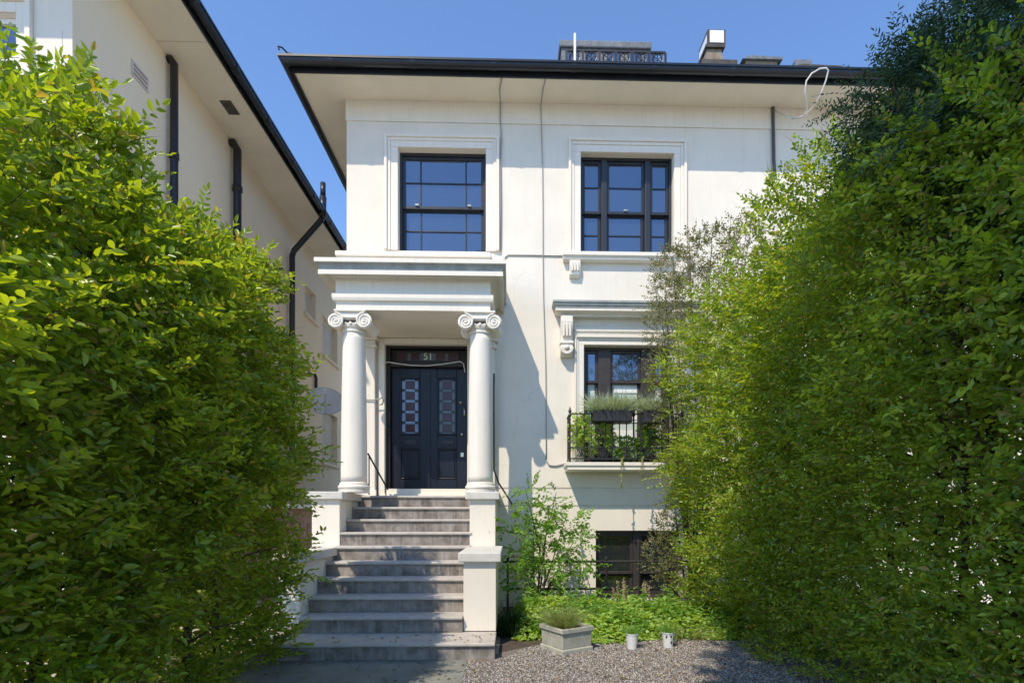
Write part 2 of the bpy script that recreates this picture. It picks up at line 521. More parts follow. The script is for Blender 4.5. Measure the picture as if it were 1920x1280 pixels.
# gravel stones: uncountable
n = 52000
pr = np.stack([RNG.uniform(-.42, 3.1, n), RNG.uniform(4.0, 6.35, n), np.full(n, .006)], 1)
keep = (pr[:, 1] < 5.35 + np.clip(pr[:, 0] + .2, 0, 1) * .9 + .12 * np.sin(pr[:, 0] * 5))
pr = pr[keep]; n = len(pr)
oct_v = np.array([(1, 0, 0), (0, 1, 0), (-1, 0, 0), (0, -1, 0), (0, 0, 1), (0, 0, -.6)], float)
oct_f = np.array([(0, 1, 4), (1, 2, 4), (2, 3, 4), (3, 0, 4), (1, 0, 5), (2, 1, 5), (3, 2, 5), (0, 3, 5)])
sz = RNG.uniform(.004, .0115, (n, 1)) * RNG.uniform(.7, 1.4, (n, 3)); sz[:, 2] *= .55
ang = RNG.uniform(0, 6.28, n); ca, sa = np.cos(ang), np.sin(ang)
vv = oct_v[None] * sz[:, None] + RNG.normal(size=(n, 6, 3)) * .0018
vx = vv[..., 0] * ca[:, None] - vv[..., 1] * sa[:, None]
vy = vv[..., 0] * sa[:, None] + vv[..., 1] * ca[:, None]
vv = np.stack([vx, vy, vv[..., 2]], -1) + pr[:, None]
gs = np_mesh('gravel', vv.reshape(-1, 3), (oct_f[None] + (np.arange(n) * 6)[:, None, None]).reshape(-1, 3), 'pebble')
props(gs, 'loose grey and brown gravel stones in front of the planting bed', 'gravel', kind='stuff')

# ================================================================== VILLA
XL = X(650, DW)                              # left corner of the facade
XR = 8.6
villa = empty('villa', (1.5, DW, 0), 'white stucco villa with pillared porch, dark sash windows and deep eaves', 'house')

SOF = Z(187, 650, DW)                        # soffit / wall junction height
def W2(u, v): return X(u, DW), Z(v, u, DW)

wl = (X(747, DW), X(911, DW), Z(471, 830, DW), Z(279, 830, DW))          # upper window above the porch
wr = (X(1089, DW), X(1263, DW), Z(478, 1176, DW), Z(288, 1176, DW))      # upper three part window
wg = (X(1095, DW), X(1257, DW), Z(868, 1176, DW), Z(648, 1176, DW))      # window behind the balcony
wb = (X(1117, DW), X(1275, DW), 0.12, Z(994, 1176, DW))                  # basement window
LAND = 1.75
dr = (X(722, DW), X(876, DW), LAND, Z(646, 800, DW))                     # doorway
ZG1, ZG2 = Z(915, 1100, DW), Z(948, 1100, DW)
GAP = .022
mb = MB()
wall_mesh(mb, XL, XR, ZG1 + GAP/2, SOF, DW, [wl, wr, wg, dr])
wall_mesh(mb, XL, XR, ZG2 + GAP/2, ZG1 - GAP/2, DW, [])
wall_mesh(mb, XL, XR, .55 + GAP/2, ZG2 - GAP/2, DW, [wb])
wall_mesh(mb, XL, XR, -.2, .55 - GAP/2, DW, [wb])
for zg in (ZG1, ZG2, .55):
    hs = [h for h in (wl, wr, wg, wb, dr) if h[2] < zg < h[3]]
    xs = [XL] + [q for h in sorted(hs) for q in (h[0], h[1])] + [XR]
    for i in range(0, len(xs), 2):
        a, b = xs[i], xs[i+1]
        mb.poly([(a, DW + .02, zg - GAP/2), (b, DW + .02, zg - GAP/2), (b, DW + .02, zg + GAP/2), (a, DW + .02, zg + GAP/2)])
        mb.poly([(a, DW, zg - GAP/2), (b, DW, zg - GAP/2), (b, DW + .02, zg - GAP/2), (a, DW + .02, zg - GAP/2)])
        mb.poly([(a, DW, zg + GAP/2), (a, DW + .02, zg + GAP/2), (b, DW + .02, zg + GAP/2), (b, DW, zg + GAP/2)])
mb.build('front_wall', 'stucco', villa)
MB().poly([(XL, DW, -.2), (XL, DW, SOF), (XL, 17, SOF), (XL, 17, -.2)]).build('side_wall', 'stucco', villa)
MB().poly([(XL, 17, -.2), (XL, 17, SOF), (XR, 17, SOF), (XR, 17, -.2)]).build('back_wall', 'stucco', villa)
MB().poly([(XR, 17, -.2), (XR, 17, SOF), (XR, DW, SOF), (XR, DW, -.2)]).build('party_wall', 'stucco', villa)

# raised frieze band below the soffit, with a fine lower bead
zf = Z(226, 700, DW)
bx('frieze_band', 'stucco_trim', villa, XL - .012, XR, DW - .012, DW - .001, zf, SOF - .002)
bx('frieze_bead', 'stucco_trim', villa, XL - .018, XR, DW - .020, DW - .001, zf - .018, zf - .003, bevel=.004)

# eaves: soffit, fascia, gutter run along the front and the left side
XE = X(551, 7.95)                             # inner edge of the gutter at the left corner
YE = 7.95
zse = Z(134, 551, YE)
def eave_path(o):
    return [(XR, YE - o), (XE - o, YE - o), (XE - o, 17)]
def soff(o):
    return [(XR, DW - o), (XL - o, DW - o), (XL - o, 17)]
ms = MB()
n0 = len(ms.v)
ms.v += [(XR, DW, SOF), (XL, DW, SOF), (XL, 17, SOF), (XR, YE, zse), (XE, YE, zse), (XE, 17, zse)]
ms.f += [(0, 1, 4, 3), (1, 2, 5, 4)]
ms.build('soffit', 'soffit_paint', villa)
MB().sweep([(0, zse - .005), (0.0, zse - .03), (.025, zse - .03), (.025, zse + .16)], eave_path).build('fascia', 'gutter_black', villa)
gut = [(.026, zse + .005)]
for k in range(9):
    a = math.pi * k / 8
    gut.append((.095 - .06 * math.cos(a), zse + .085 - .075 * math.sin(a)))
gut += [(.170, zse + .085), (.170, zse + .115), (.150, zse + .118), (.145, zse + .095)]
MB().sweep(gut, eave_path).build('gutter', 'gutter_black', villa)
for i in range(9):
    xj = XE + .55 + i * 1.18
    jj = MB()
    for k in range(8):
        a0, a1 = math.pi * k / 8, math.pi * (k + 1) / 8
        p0 = (.095 - .066 * math.cos(a0), zse + .085 - .082 * math.sin(a0)); p1 = (.095 - .066 * math.cos(a1), zse + .085 - .082 * math.sin(a1))
        jj.poly([(xj, YE - p0[0], p0[1]), (xj + .07, YE - p0[0], p0[1]), (xj + .07, YE - p1[0], p1[1]), (xj, YE - p1[0], p1[1])])
    jj.build('gutter_joint', 'gutter_black', villa)
RZ = zse + .12
pit = math.tan(math.radians(22))
mr = MB()
yr = 12.4
rise = (yr - YE) * pit
xrid = XE + (yr - YE)
mr.poly([(XE - .1, YE - .1, RZ), (XR, YE - .1, RZ), (XR, yr, RZ + rise), (xrid, yr, RZ + rise)])
mr.poly([(XE - .1, YE - .1, RZ), (xrid, yr, RZ + rise), (XE - .1, 17, RZ)])
mr.poly([(xrid, yr, RZ + rise), (XR, yr, RZ + rise), (XR, 17, RZ), (XE - .1, 17, RZ)])
mr.build('roof', 'slate', villa)
# scrolled iron at the foot of the hip
hp = [(XE - .02, YE - .02, RZ + .02), (XE - .07, YE - .07, RZ + .09), (XE - .12, YE - .12, RZ + .12), (XE - .16, YE - .16, RZ + .10), (XE - .15, YE - .15, RZ + .06)]
MB().tube(hp, .012, 6).build('hip_hook', 'iron', villa)
MB().tube([(XE - .06, YE - .06, RZ + .03), (XE + .5, YE + .5, RZ + .03 + .56 * pit)], .07, 8).build('hip_roll', 'lead_grey', villa)

# ---- sash windows
def frame_ring(mb, x0, x1, z0, z1, y0, y1, w, wt=None, wb_=None):
    wt = w if wt is None else wt; wb_ = w if wb_ is None else wb_
    mb.box(x0, x0 + w, y0, y1, z0, z1); mb.box(x1 - w, x1, y0, y1, z0, z1)
    mb.box(x0 + w, x1 - w, y0, y1, z1 - wt, z1); mb.box(x0 + w, x1 - w, y0, y1, z0, z0 + wb_)
    return mb

def pane(parent, x0, x1, z0, z1, y, m='window_glass'):
    # old glass never lies quite true: each pane leans a hair its own way
    a, b = random.uniform(-.0022, .0022), random.uniform(-.0022, .0022)
    return MB().poly([(x0, y - a - b, z0), (x1, y + a - b, z0), (x1, y + a + b, z1), (x0, y - a + b, z1)]).build('pane', m, parent)

def sash(parent, x0, x1, z0, z1, y, cols, rows, m, st=.045, bar=.022, glass='window_glass', glassfn=None):
    """one sash: stiles and rails, glazing bars, a pane in every light"""
    frame_ring(MB(), x0, x1, z0, z1, y, y + .04, st).build('sash', m, parent, bevel=.004)
    cx = [x0 + st + (x1 - x0 - 2 * st) * c for c in [0] + cols + [1]]
    rz = [z0 + st + (z1 - z0 - 2 * st) * r for r in [0] + rows + [1]]
    for c in cx[1:-1]:
        bx('glazing_bar', m, parent, c - bar / 2, c + bar / 2, y + .006, y + .034, z0 + st, z1 - st, bevel=.004)
    for r in rz[1:-1]:
        for i in range(len(cx) - 1):
            a = cx[i] + (bar / 2 if i else 0); b = cx[i+1] - (bar / 2 if i < len(cx) - 2 else 0)
            bx('glazing_bar', m, parent, a, b, y + .008, y + .032, r - bar / 2, r + bar / 2, bevel=.004)
    for i in range(len(cx) - 1):
        for j in range(len(rz) - 1):
            pane(parent, cx[i], cx[i+1], rz[j], rz[j+1], y + .022, glassfn(i, j) if glassfn else glass)

def window_part(h, m, bays, meet, upper, lower, y=None, fw=.05, mull=.09, glass_u=None, glass_l=None, label=None):
    y = DW + .11 if y is None else y
    x0, x1, z0, z1 = h
    o = frame_ring(MB(), x0 - .01, x1 + .01, z0 - .01, z1 + .01, y, y + .13, fw).build('window', m, villa, bevel=.005)
    if label: o['label'] = label
    ix0, ix1, iz0, iz1 = x0 + fw - .01, x1 - fw + .01, z0 + fw - .01, z1 - fw + .01
    edges = [ix0]
    tot = sum(bays); acc = 0
    wtot = ix1 - ix0 - mull * (len(bays) - 1)
    for i, b in enumerate(bays):
        a = edges[-1]; c = a + wtot * b / tot
        zm = iz0 + (iz1 - iz0) * meet
        cu, ru = upper[i]; cl, rl = lower[i]
        sash(o, a, c, zm - .022, iz1, y + .03, cu, ru, m, glassfn=glass_u)
        sash(o, a, c, iz0, zm + .022, y + .078, cl, rl, m, glassfn=glass_l)
        if i < len(bays) - 1:
            bx('mullion', m, o, c, c + mull, y - .012, y + .125, iz0, iz1, bevel=.008)
            edges.append(c + mull)
    return o

three = [.2, .8]
w1 = window_part(wl, 'frame_black', [1], .47, [(three, [.5])], [(three, [.5])], label='black sash window over the porch')
xm = (wl[0] + wl[1]) / 2
for s in (-1, 1):
    MB().lathe([(.018, 0), (.022, .012), (.012, .02)], 0, 0, 10)
    bx('sash_catch', 'brass', w1, xm + s * .42 - .03, xm + s * .42 + .03, DW + .115, DW + .14, wl[2] + .47 * (wl[3] - wl[2]) + .026, wl[2] + .47 * (wl[3] - wl[2]) + .05, bevel=.004)
w2 = window_part(wr, 'frame_black', [.25, .5, .25], .46, [([], [.5])] * 3, [([], [.5])] * 3, label='black three-part sash window on the upper floor')
bx('sash_catch', 'brass', w2, (wr[0] + wr[1]) / 2 - .03, (wr[0] + wr[1]) / 2 + .03, DW + .115, DW + .14, wr[2] + .46 * (wr[3] - wr[2]) + .026, wr[2] + .46 * (wr[3] - wr[2]) + .05, bevel=.004)
w3 = window_part(wg, 'frame_brown', [.22, .54, .22], .72, [([], [])] * 3, [([], [.52])] * 3, fw=.055, mull=.20,
                 glass_l=lambda i, j: 'blind', label='brown-framed window with frosted lower lights behind the balcony')
# white slatted blind showing through the frosted glass
for k in range(4):
    zz = wg[2] + .45 + k * .24
    bx('blind_slat', 'blind_white', w3, wg[0] + .52, wg[0] + .52 + .34 + .05 * (k % 2), DW + .196, DW + .199, zz, zz + .11)
w4 = window_part(wb, 'frame_brown', [.5, .5], .36, [([], [])] * 2, [([], [])] * 2, fw=.06, mull=.10, glass_u=lambda i, j: 'dark_glass', glass_l=lambda i, j: 'dark_glass', label='low basement window with two dark lights')

# ---- moulded surrounds
def surround(h, side, top, name='window_surround', bottom=None):
    x0, x1, z0, z1 = h
    zb = z0 if bottom is None else bottom
    m = MB()
    def U(a, b, y0):      # inverted U between inset a and b
        m.box(x0 - b, x0 - a, y0, DW - .001, zb, z1 + a * top / side)
        m.box(x1 + a, x1 + b, y0, DW - .001, zb, z1 + a * top / side)
        m.box(x0 - b, x1 + b, y0, DW - .001, z1 + a * top / side + .0005, z1 + b * top / side)
    U(.004, side * .55, DW - .022)
    U(side * .55 + .001, side * .78, DW - .036)
    U(side * .78 + .001, side, DW - .062)
    return m.build(name, 'stucco_trim', villa, bevel=.006)
surround(wl, .215, .19)
surround(wr, .20, .21)
surround(wg, .16, .14)
# sill of the three part window, with little fluted brackets
zs = wr[2]
xs0, xs1 = X(1058, DW), X(1294, DW)
MB().sweep([(-.02, zs - .003), (.13, zs - .012), (.13, zs - .07), (.10, zs - .085), (.10, zs - .12), (.07, zs - .14), (-.02, zs - .14)],
           lambda o: [(xs0 - o * .0 - max(o, 0) * .25, DW), (xs0 - max(o, 0) * .25, DW - o), (xs1 + max(o, 0) * .25, DW - o), (xs1 + max(o, 0) * .25, DW)]).build('window_sill', 'stucco_trim', villa, bevel=.004)
for xb in (X(1077, DW), X(1275, DW)):
    m = MB()
    wdt = .085
    prof = [(DW - .004, zs - .14), (DW - .10, zs - .14), (DW - .105, zs - .22), (DW - .085, zs - .30), (DW - .075, zs - .36), (DW - .045, zs - .385), (DW - .004, zs - .39)]
    m.prism([(xb - wdt, p[0], p[1]) for p in prof], (2 * wdt, 0, 0))
    for k in (-1, 0, 1):
        m.box(xb + k * .045 - .012, xb + k * .045 + .012, DW - .118, DW - .09, zs - .31, zs - .16)
    m.build('sill_bracket', 'stucco_trim', villa, bevel=.006)

# ---- hood over the balcony window
hx0, hx1 = X(1044, DW), X(1308, DW)
hzt, hzb = Z(566, 1176, DW - .2), Z(594, 1176, DW - .1)
def hood_path(o):
    return [(hx0 - o + .18, DW), (hx0 - o + .18, DW - o), (hx1 + o - .18, DW - o), (hx1 + o - .18, DW)]
MB().sweep([(.0, hzt), (.26, hzt), (.26, hzt - .03), (.245, hzt - .04), (.24, hzt - .07), (.225, hzt - .075), (.225, hzt - .10)], hood_path).build('hood_cornice', 'lead_trim', villa)
MB().sweep([(.224, hzt - .10), (.215, hzt - .102), (.215, hzt - .145), (.17, hzt - .16), (.12, hzt - .175), (.12, hzt - .20), (.0, hzt - .20)], hood_path).build('hood_bed_mould', 'stucco_trim', villa)
fz = Z(632, 1176, DW)
MB().sweep([(.02, fz + .14), (.055, fz + .13), (.055, fz + .075), (.03, fz + .05), (.03, fz + .02), (.0, fz + .02)],
           lambda o: [(wg[0] - .16, DW), (wg[0] - .16, DW - o), (wg[1] + .16, DW - o), (wg[1] + .16, DW)]).build('frieze_moulding', 'stucco_trim', villa)
def console(xc):
    m = MB(); wd = .095; zt = hzt - .20
    # S-shaped console: upper roll, fluted shank, lower roll with a boss
    prof = [(.002, zt), (.17, zt), (.175, zt - .10), (.155, zt - .20), (.125, zt - .30), (.115, zt - .40),
            (.135, zt - .43), (.150, zt - .47), (.150, zt - .52), (.13, zt - .57), (.09, zt - .61), (.045, zt - .63), (.002, zt - .62)]
    m.prism([(xc - wd, DW - p, z) for p, z in prof], (2 * wd, 0, 0))
    o = m.build('console_bracket', 'stucco_trim', villa, bevel=.010)
    f = MB()
    for k in (-1, 0, 1):
        f.box(xc + k * .05 - .014, xc + k * .05 + .014, DW - .185, DW - .12, zt - .33, zt - .13)
    f.build('fluting', 'stucco_trim', o, bevel=.006)
    MB().box(xc - wd - .012, xc + wd + .012, DW - .165, DW - .02, zt - .44, zt - .40).build('fillet', 'stucco_trim', o, bevel=.006)
    lf = MB()
    for i in range(9):
        a = math.pi * (i + .5) / 9
        px, pz = xc - math.cos(a) * .085, zt - .50 - math.sin(a) * .085
        lf.prism([(px - .02, DW - .168, pz - .022), (px + .02, DW - .168, pz - .022), (px + .02, DW - .168, pz + .022), (px - .02, DW - .168, pz + .022)], (0, .03, 0))
    lf.build('leaf_carving', 'stucco_trim', o, bevel=.006)
    s = MB()
    for i in range(1, 6):
        pass
    b = MB().lathe([(.001, -.03), (.030, -.022), (.042, 0), (.030, .022), (.001, .03)], 0, 0, 14)
    b.v = [(xc + x, DW - .165 - z, zt - .505 + y) for x, y, z in b.v]
    b.build('boss', 'stucco_trim', o, smooth=True)
console(X(1061, DW)); console(X(1291, DW))

# ---- balcony slab and iron railing
BY = 8.08
bx0, bx1 = X(1062, BY), X(1290, BY)
bt, bb = Z(866, 1176, BY), Z(881, 1176, BY)
MB().sweep([(-.1, bt), (.0, bt), (.0, bt - .05), (-.02, bt - .06), (-.02, bb + .01), (-.04, bb), (-.4, bb)],
           lambda o: [(bx0 - o, DW), (bx0 - o, BY - o), (bx1 + o, BY - o), (bx1 + o, DW)]).build('balcony_slab', 'stucco_trim', villa)
MB().poly([(bx0, BY, bt - .001), (bx1, BY, bt - .001), (bx1, DW, bt - .001), (bx0, DW, bt - .001)]).build('balcony_floor', 'stucco_trim', villa)
rail = empty('balcony_railing', ((bx0 + bx1) / 2, BY, bt), 'black wrought-iron railing round the small balcony', 'railing')
RX0, RX1, RY = bx0 + .06, bx1 - .06, BY + .06
RT = Z(775, 1176, RY)
m = MB(); m.box(RX0, RX1, RY - .014, RY + .014, RT - .014, RT); m.build('top_rail', 'iron', rail)
bx('bottom_rail', 'iron', rail, RX0, RX1, RY - .012, RY + .012, bt + .05, bt + .068)
bx('middle_rail', 'iron', rail, RX0, RX1, RY - .010, RY + .010, bt + .22, bt + .234)
for xs_ in (RX0, RX1):
    m = MB().box(xs_ - .012, xs_ + .012, RY + .016, DW - .005, RT - .014, RT); m.build('side_rail', 'iron', rail)
    bx('side_rail', 'iron', rail, xs_ - .01, xs_ + .01, RY + .016, DW - .005, bt + .05, bt + .066)
    for k in range(3):
        yy = RY + .1 + k * .11
        bx('baluster', 'iron', rail, xs_ - .007, xs_ + .007, yy - .007, yy + .007, bt + .066, RT - .015)
nb = 16
for i in range(nb + 1):
    xx = RX0 + (RX1 - RX0) * i / nb
    if i in (0, nb, nb // 2 + 1):
        m = MB().lathe([(.013, bt), (.013, bt + .3), (.022, bt + .31), (.013, bt + .33), (.013, RT - .05), (.030, RT - .03), (.016, RT + .0), (.026, RT + .03), (.004, RT + .10)], xx, RY - .002, 8)
        m.build('newel', 'iron', rail)
    else:
        bx('baluster', 'iron', rail, xx - .007, xx + .007, RY - .007, RY + .007, bt + .068, RT - .0145)
for i in range(5):                       # cast rosettes between the lower rails
    cx = RX0 + (RX1 - RX0) * (i + .5) / 5
    m = MB()
    for k in range(3):
        for s in (-1, 1):
            pts = [(cx + s * (.02 + .05 * math.sin(a)) * (1 - .25 * k), RY - .012, bt + .145 + .062 * math.cos(a + k * .7)) for a in np.linspace(0, math.pi, 7)]
            m.tube(pts, .006, 5)
    m.tube([(cx, RY - .016, bt + .08), (cx, RY - .016, bt + .21)], .009, 6)
    m.build('rosette', 'iron', rail)

# ---- porch
PD = 7.35                                   # front plane of the entablature
px0, px1 = X(630, PD), X(919, PD)
zA0 = Z(582, 775, PD)
def porch_path(o):
    return [(px0 - o, DW), (px0 - o, PD - o), (px1 + o, PD - o), (px1 + o, DW)]
zA1 = Z(567, 775, PD); zA2 = Z(553, 775, PD); zF = Z(524, 775, PD)
zC0 = Z(514, 775, 7.17); zC1 = Z(507, 775, 7.17); zC2 = Z(495, 775, 7.17); zC3 = Z(487, 775, 7.17)
porch = MB()
porch.sweep([(0, zA0), (0, zA1), (.035, zA1 + .01), (.045, zA1 + .045), (.045, zA2), (.004, zA2 + .012), (.004, zF), (.06, zF + .02), (.06, zF + .045), (.10, zF + .06)], porch_path)
porch.build('entablature', 'stucco_trim', villa)
bx('porch_beam', 'stucco_trim', villa, px0 + .001, px1 - .001, PD + .002, PD + .36, zA0 + .0005, zA0 + .2)
MB().poly([(px0, PD + .002, zA0 + .002), (px0, DW, zA0 + .002), (px1, DW, zA0 + .002), (px1, PD + .002, zA0 + .002)]).build('porch_ceiling', 'soffit_paint', villa)
co = .18
MB().sweep([(.10, zF + .06), (co, zC0 - .01), (co, zC1)], porch_path).build('cornice_bed', 'stucco_trim', villa)
MB().sweep([(co, zC1), (co - .02, zC1 + .006), (co - .02, zC1 + .03), (co + .0, zC2 - .02), (co + .03, zC2)], porch_path).build('cornice_cyma', 'lead_trim', villa)
MB().sweep([(co + .03, zC2), (co + .04, zC2 + .004), (co + .04, zC3), (-.3, zC3 + .06)], porch_path).build('cornice_fillet', 'stucco_trim', villa)
MB().poly([(px0 - .2, PD - .2, zC3 + .001), (px1 + .2, PD - .2, zC3 + .001), (px1 + .2, DW, zC3 + .001), (px0 - .2, DW, zC3 + .001)]).build('porch_roof', 'lead_trim', villa)
by0 = 7.55
pxa, pxb = X(633, by0), X(920, by0)
bx('blocking_course', 'stucco_trim', villa, pxa, pxb, by0, DW - .07, zC3 + .03, Z(474, 775, by0) - .06, bevel=.012)
bx('blocking_cap', 'stucco_trim', villa, pxa - .03, pxb + .005, by0 - .03, DW - .07, Z(474, 775, by0) - .059, Z(473, 775, by0), bevel=.012)
bx('blocking_end', 'stucco_trim', villa, pxb + .01, X(944, by0), by0 + .02, DW - .07, zC3 + .02, Z(478, 930, by0), bevel=.01)

# Ionic columns
def volute(m, cx, cz, y0, y1, r, s):
    """scroll seen from the front: disc with a raised spiral fillet, rolled back as a bolster"""
    b = MB().lathe([(.001, 0), (r * .93, 0), (r, .012), (r * .93, .03), (r * .74, .12), (r * .74, (y1 - y0) - .12), (r * .93, (y1 - y0) - .03), (r, (y1 - y0) - .012), (.001, (y1 - y0))], 0, 0, 28)
    k = len(m.v)
    m.v += [(cx + x, y0 + z, cz + y) for x, y, z in b.v]
    m.f += [tuple(i + k for i in f) for f in b.f]
    pts = []
    for i in range(54):
        t = i / 53
        a = math.pi / 2 - s * t * 2.6 * 2 * math.pi * -1
        rr = r * (1 - t) ** .9 * .95 + .006
        pts.append((cx + rr * math.cos(a) * 1.0, y0 - .004, cz + rr * math.sin(a)))
    m.tube(pts, [.014 * (1 - .55 * i / 53) for i in range(54)], 6)
    e = MB().lathe([(.001, -.012), (.016, -.008), (.02, 0), (.02, .01)], 0, 0, 10)
    k = len(m.v)
    m.v += [(cx + x, y0 - .004 + z, cz + y) for x, y, z in e.v]
    m.f += [tuple(i + k for i in f) for f in e.f]

CY = 7.53
def column(xc, zb):
    zt = zA0
    R0, R1 = .178, .148
    capz = zt - .045
    sh = MB()
    zs0, zs1 = zb + .14, zt - .28
    prof = []
    for i in range(25):
        t = i / 24
        prof.append((R1 + (R0 - R1) * (1 - t ** 1.7), zs0 + (zs1 - zs0) * t))
    o = sh.lathe(prof, xc, CY, 48).build('column', 'stucco_trim', villa, smooth=True)
    # torus and plinth
    b = MB()
    tor = [(R0, zs0), (R0 + .015, zs0 - .012), (R0 + .018, zs0 - .035)]
    for i in range(9):
        a = math.pi / 2 - math.pi * i / 8
        tor.append((R0 + .012 + .026 * math.cos(a), zb + .072 + .030 * math.sin(a)))
    tor += [(R0 + .03, zb + .04), (R0 + .03, zb)]
    tor = tor[::-1]
    b.lathe(tor, xc, CY, 48)
    b.build('column_base', 'stucco_trim', o, smooth=False)
    # neck rings
    nk = MB().lathe([(R1, zs1 - .001), (R1 + .014, zs1 + .004), (R1 + .014, zs1 + .022), (R1 + .002, zs1 + .03), (R1 + .002, zs1 + .055), (R1 + .022, zs1 + .065), (R1 + .03, zs1 + .10), (R1 + .01, zs1 + .12)], xc, CY, 48)
    nk.build('necking', 'stucco_trim', o, smooth=False)
    # abacus
    bx('abacus', 'stucco_trim', o, xc - .215, xc + .215, CY - .215, CY + .215, zt - .03, zt - .001, bevel=.006)
    # volutes and the cushion between them
    v = MB()
    vr = .105
    cz = zt - .03 - .045 - vr * .75
    hw = .225
    volute(v, xc - hw + .03, cz, CY - .205, CY + .205, vr, -1)
    volute(v, xc + hw - .03, cz, CY - .205, CY + .205, vr, 1)
    v.build('volutes', 'stucco_trim', o, bevel=0)
    c = MB()
    c.prism([(xc - .20, CY - .19, zt - .031), (xc + .20, CY - .19, zt - .031), (xc + .20, CY - .19, zt - .085), (xc + .12, CY - .19, zt - .125), (xc, CY - .19, zt - .132), (xc - .12, CY - .19, zt - .125), (xc - .20, CY - .19, zt - .085)], (0, .38, 0))
    c.build('cushion', 'stucco_trim', o, bevel=.006)
    c2 = MB()
    c2.tube([(xc - .20, CY - .197, zt - .085), (xc - .12, CY - .197, zt - .105), (xc, CY - .197, zt - .110), (xc + .12, CY - .197, zt - .105), (xc + .20, CY - .197, zt - .085)], .012, 6)
    c2.build('canalis', 'stucco_trim', o)
    eg = MB()
    for i in range(5):
        a = -math.pi / 2 + (i - 2) * .42
        p = MB().lathe([(.001, -.03), (.02, -.018), (.024, 0), (.018, .02), (.001, .028)], xc + math.cos(a) * (R1 + .02), CY + math.sin(a) * (R1 + .02), 8)
        k = len(eg.v)
        eg.v += [(x, y, z + zs1 + .10) for x, y, z in p.v]
        eg.f += [tuple(q + k for q in f) for f in p.f]
    eg.build('egg_carving', 'stucco_trim', o, smooth=True)
column(X(664, CY), LAND + .02)
column(X(901, CY), LAND + .02)

# wall pilasters behind the columns
def pilaster(xa, xb):
    zt = zA0
    o = bx('pilaster', 'stucco_trim', villa, xa, xb, DW - .11, DW - .001, LAND, zt - .18, bevel=.006)
    bx('pilaster_cap', 'stucco_trim', o, xa - .03, xb + .03, DW - .14, DW - .001, zt - .179, zt - .14, bevel=.006)
    bx('pilaster_cap', 'stucco_trim', o, xa - .01, xb + .01, DW - .12, DW - .001, zt - .139, zt - .07, bevel=.006)
    bx('pilaster_cap', 'stucco_trim', o, xa - .05, xb + .05, DW - .165, DW - .001, zt - .069, zt - .004, bevel=.006)
    bx('pilaster_base', 'stucco_trim', o, xa - .025, xb + .025, DW - .135, DW - .001, LAND, LAND + .10, bevel=.006)
pilaster(X(672, DW), X(706, DW))
pilaster(X(893, DW), X(928, DW))

# ---- doorway
DD = DW + .12
dx0, dx1 = dr[0], dr[1]
dfr = MB()
zt_d = dr[3]
door_x0, door_x1 = X(733, DD), X(876, DD)
leaf_top = Z(690, 800, DD); tr_bot = Z(683, 800, DD)
sill_t = LAND + .045
fo = MB()
fo.box(dx0 - .0, door_x0, DD - .06, DD + .10, LAND, zt_d)
fo.box(door_x1, dx1 + .04, DD - .06, DD + .10, LAND, zt_d)
fo.box(door_x0, door_x1, DD - .06, DD + .10, Z(655, 800, DD), zt_d)
fo.box(door_x0, door_x1, DD - .07, DD + .10, leaf_top + .003, tr_bot + .02)
do = fo.build('door_frame', 'door_frame', villa, bevel=.006)
bx('threshold', 'stucco_trim', do, dx0 - .02, dx1 + .0, DW - .06, DD + .05, LAND + .001, sill_t, bevel=.005)
# stucco lining and fine moulding around the opening
lin = MB()
lin.box(dx0 - .10, dx0 - .002, DW - .03, DW - .001, LAND, zt_d + .09)
lin.box(dx1 + .002, dx1 + .09, DW - .03, DW - .001, LAND, zt_d + .09)
lin.box(dx0 - .001, dx1 + .001, DW - .03, DW - .001, zt_d + .002, zt_d + .09)
lin.build('door_lining', 'stucco_trim', villa, bevel=.005)
# fanlight
tz0, tz1 = tr_bot + .022, Z(656, 800, DD)
fan = bx('transom_light', 'door_frame', villa, door_x0 + .001, door_x1 - .001, DD + .03, DD + .06, tz0, tz1 - .002)
fx0, fx1 = X(743, DD), X(862, DD)
frame_ring(MB(), fx0, fx1, tz0 + .012, tz1 - .012, DD + .005, DD + .029, .028).build('transom_frame', 'door_frame', fan, bevel=.004)
bx('transom_glass', 'grey_glass', fan, fx0 + .03, fx1 - .03, DD + .020, DD + .028, tz0 + .042, tz1 - .042)
for u in (755, 778.4, 825.3, 848.7):
    xc = X(u, DD); zc = (tz0 + tz1) / 2
    bx('red_light', 'red_glass', fan, xc - .062, xc + .062, DD + .012, DD + .0195, zc - .058, zc + .058)
    frame_ring(MB(), xc - .074, xc + .074, zc - .07, zc + .07, DD + .008, DD + .0194, .011).build('lead_came', 'frame_brown', fan)
tc_ = bpy.data.curves.new('number_text', 'FONT')
tc_.body = '51'
tc_.size = .155
tc_.extrude = .004
tc_.align_x = 'CENTER'; tc_.align_y = 'CENTER'
to = bpy.data.objects.new('number_text', tc_)
COL.objects.link(to)
bpy.context.view_layer.update()
me = bpy.data.meshes.new_from_object(to.evaluated_get(bpy.context.evaluated_depsgraph_get()))
bpy.data.objects.remove(to)
nv = [(p.co.x, p.co.z * -1, p.co.y) for p in me.vertices]
for p, q in zip(me.vertices, nv): p.co = q
me.materials.clear()
nm = link(me, 'house_number', 'brass', fan, Vector((X(802.5, DD), DD + .010, (tz0 + tz1) / 2)))
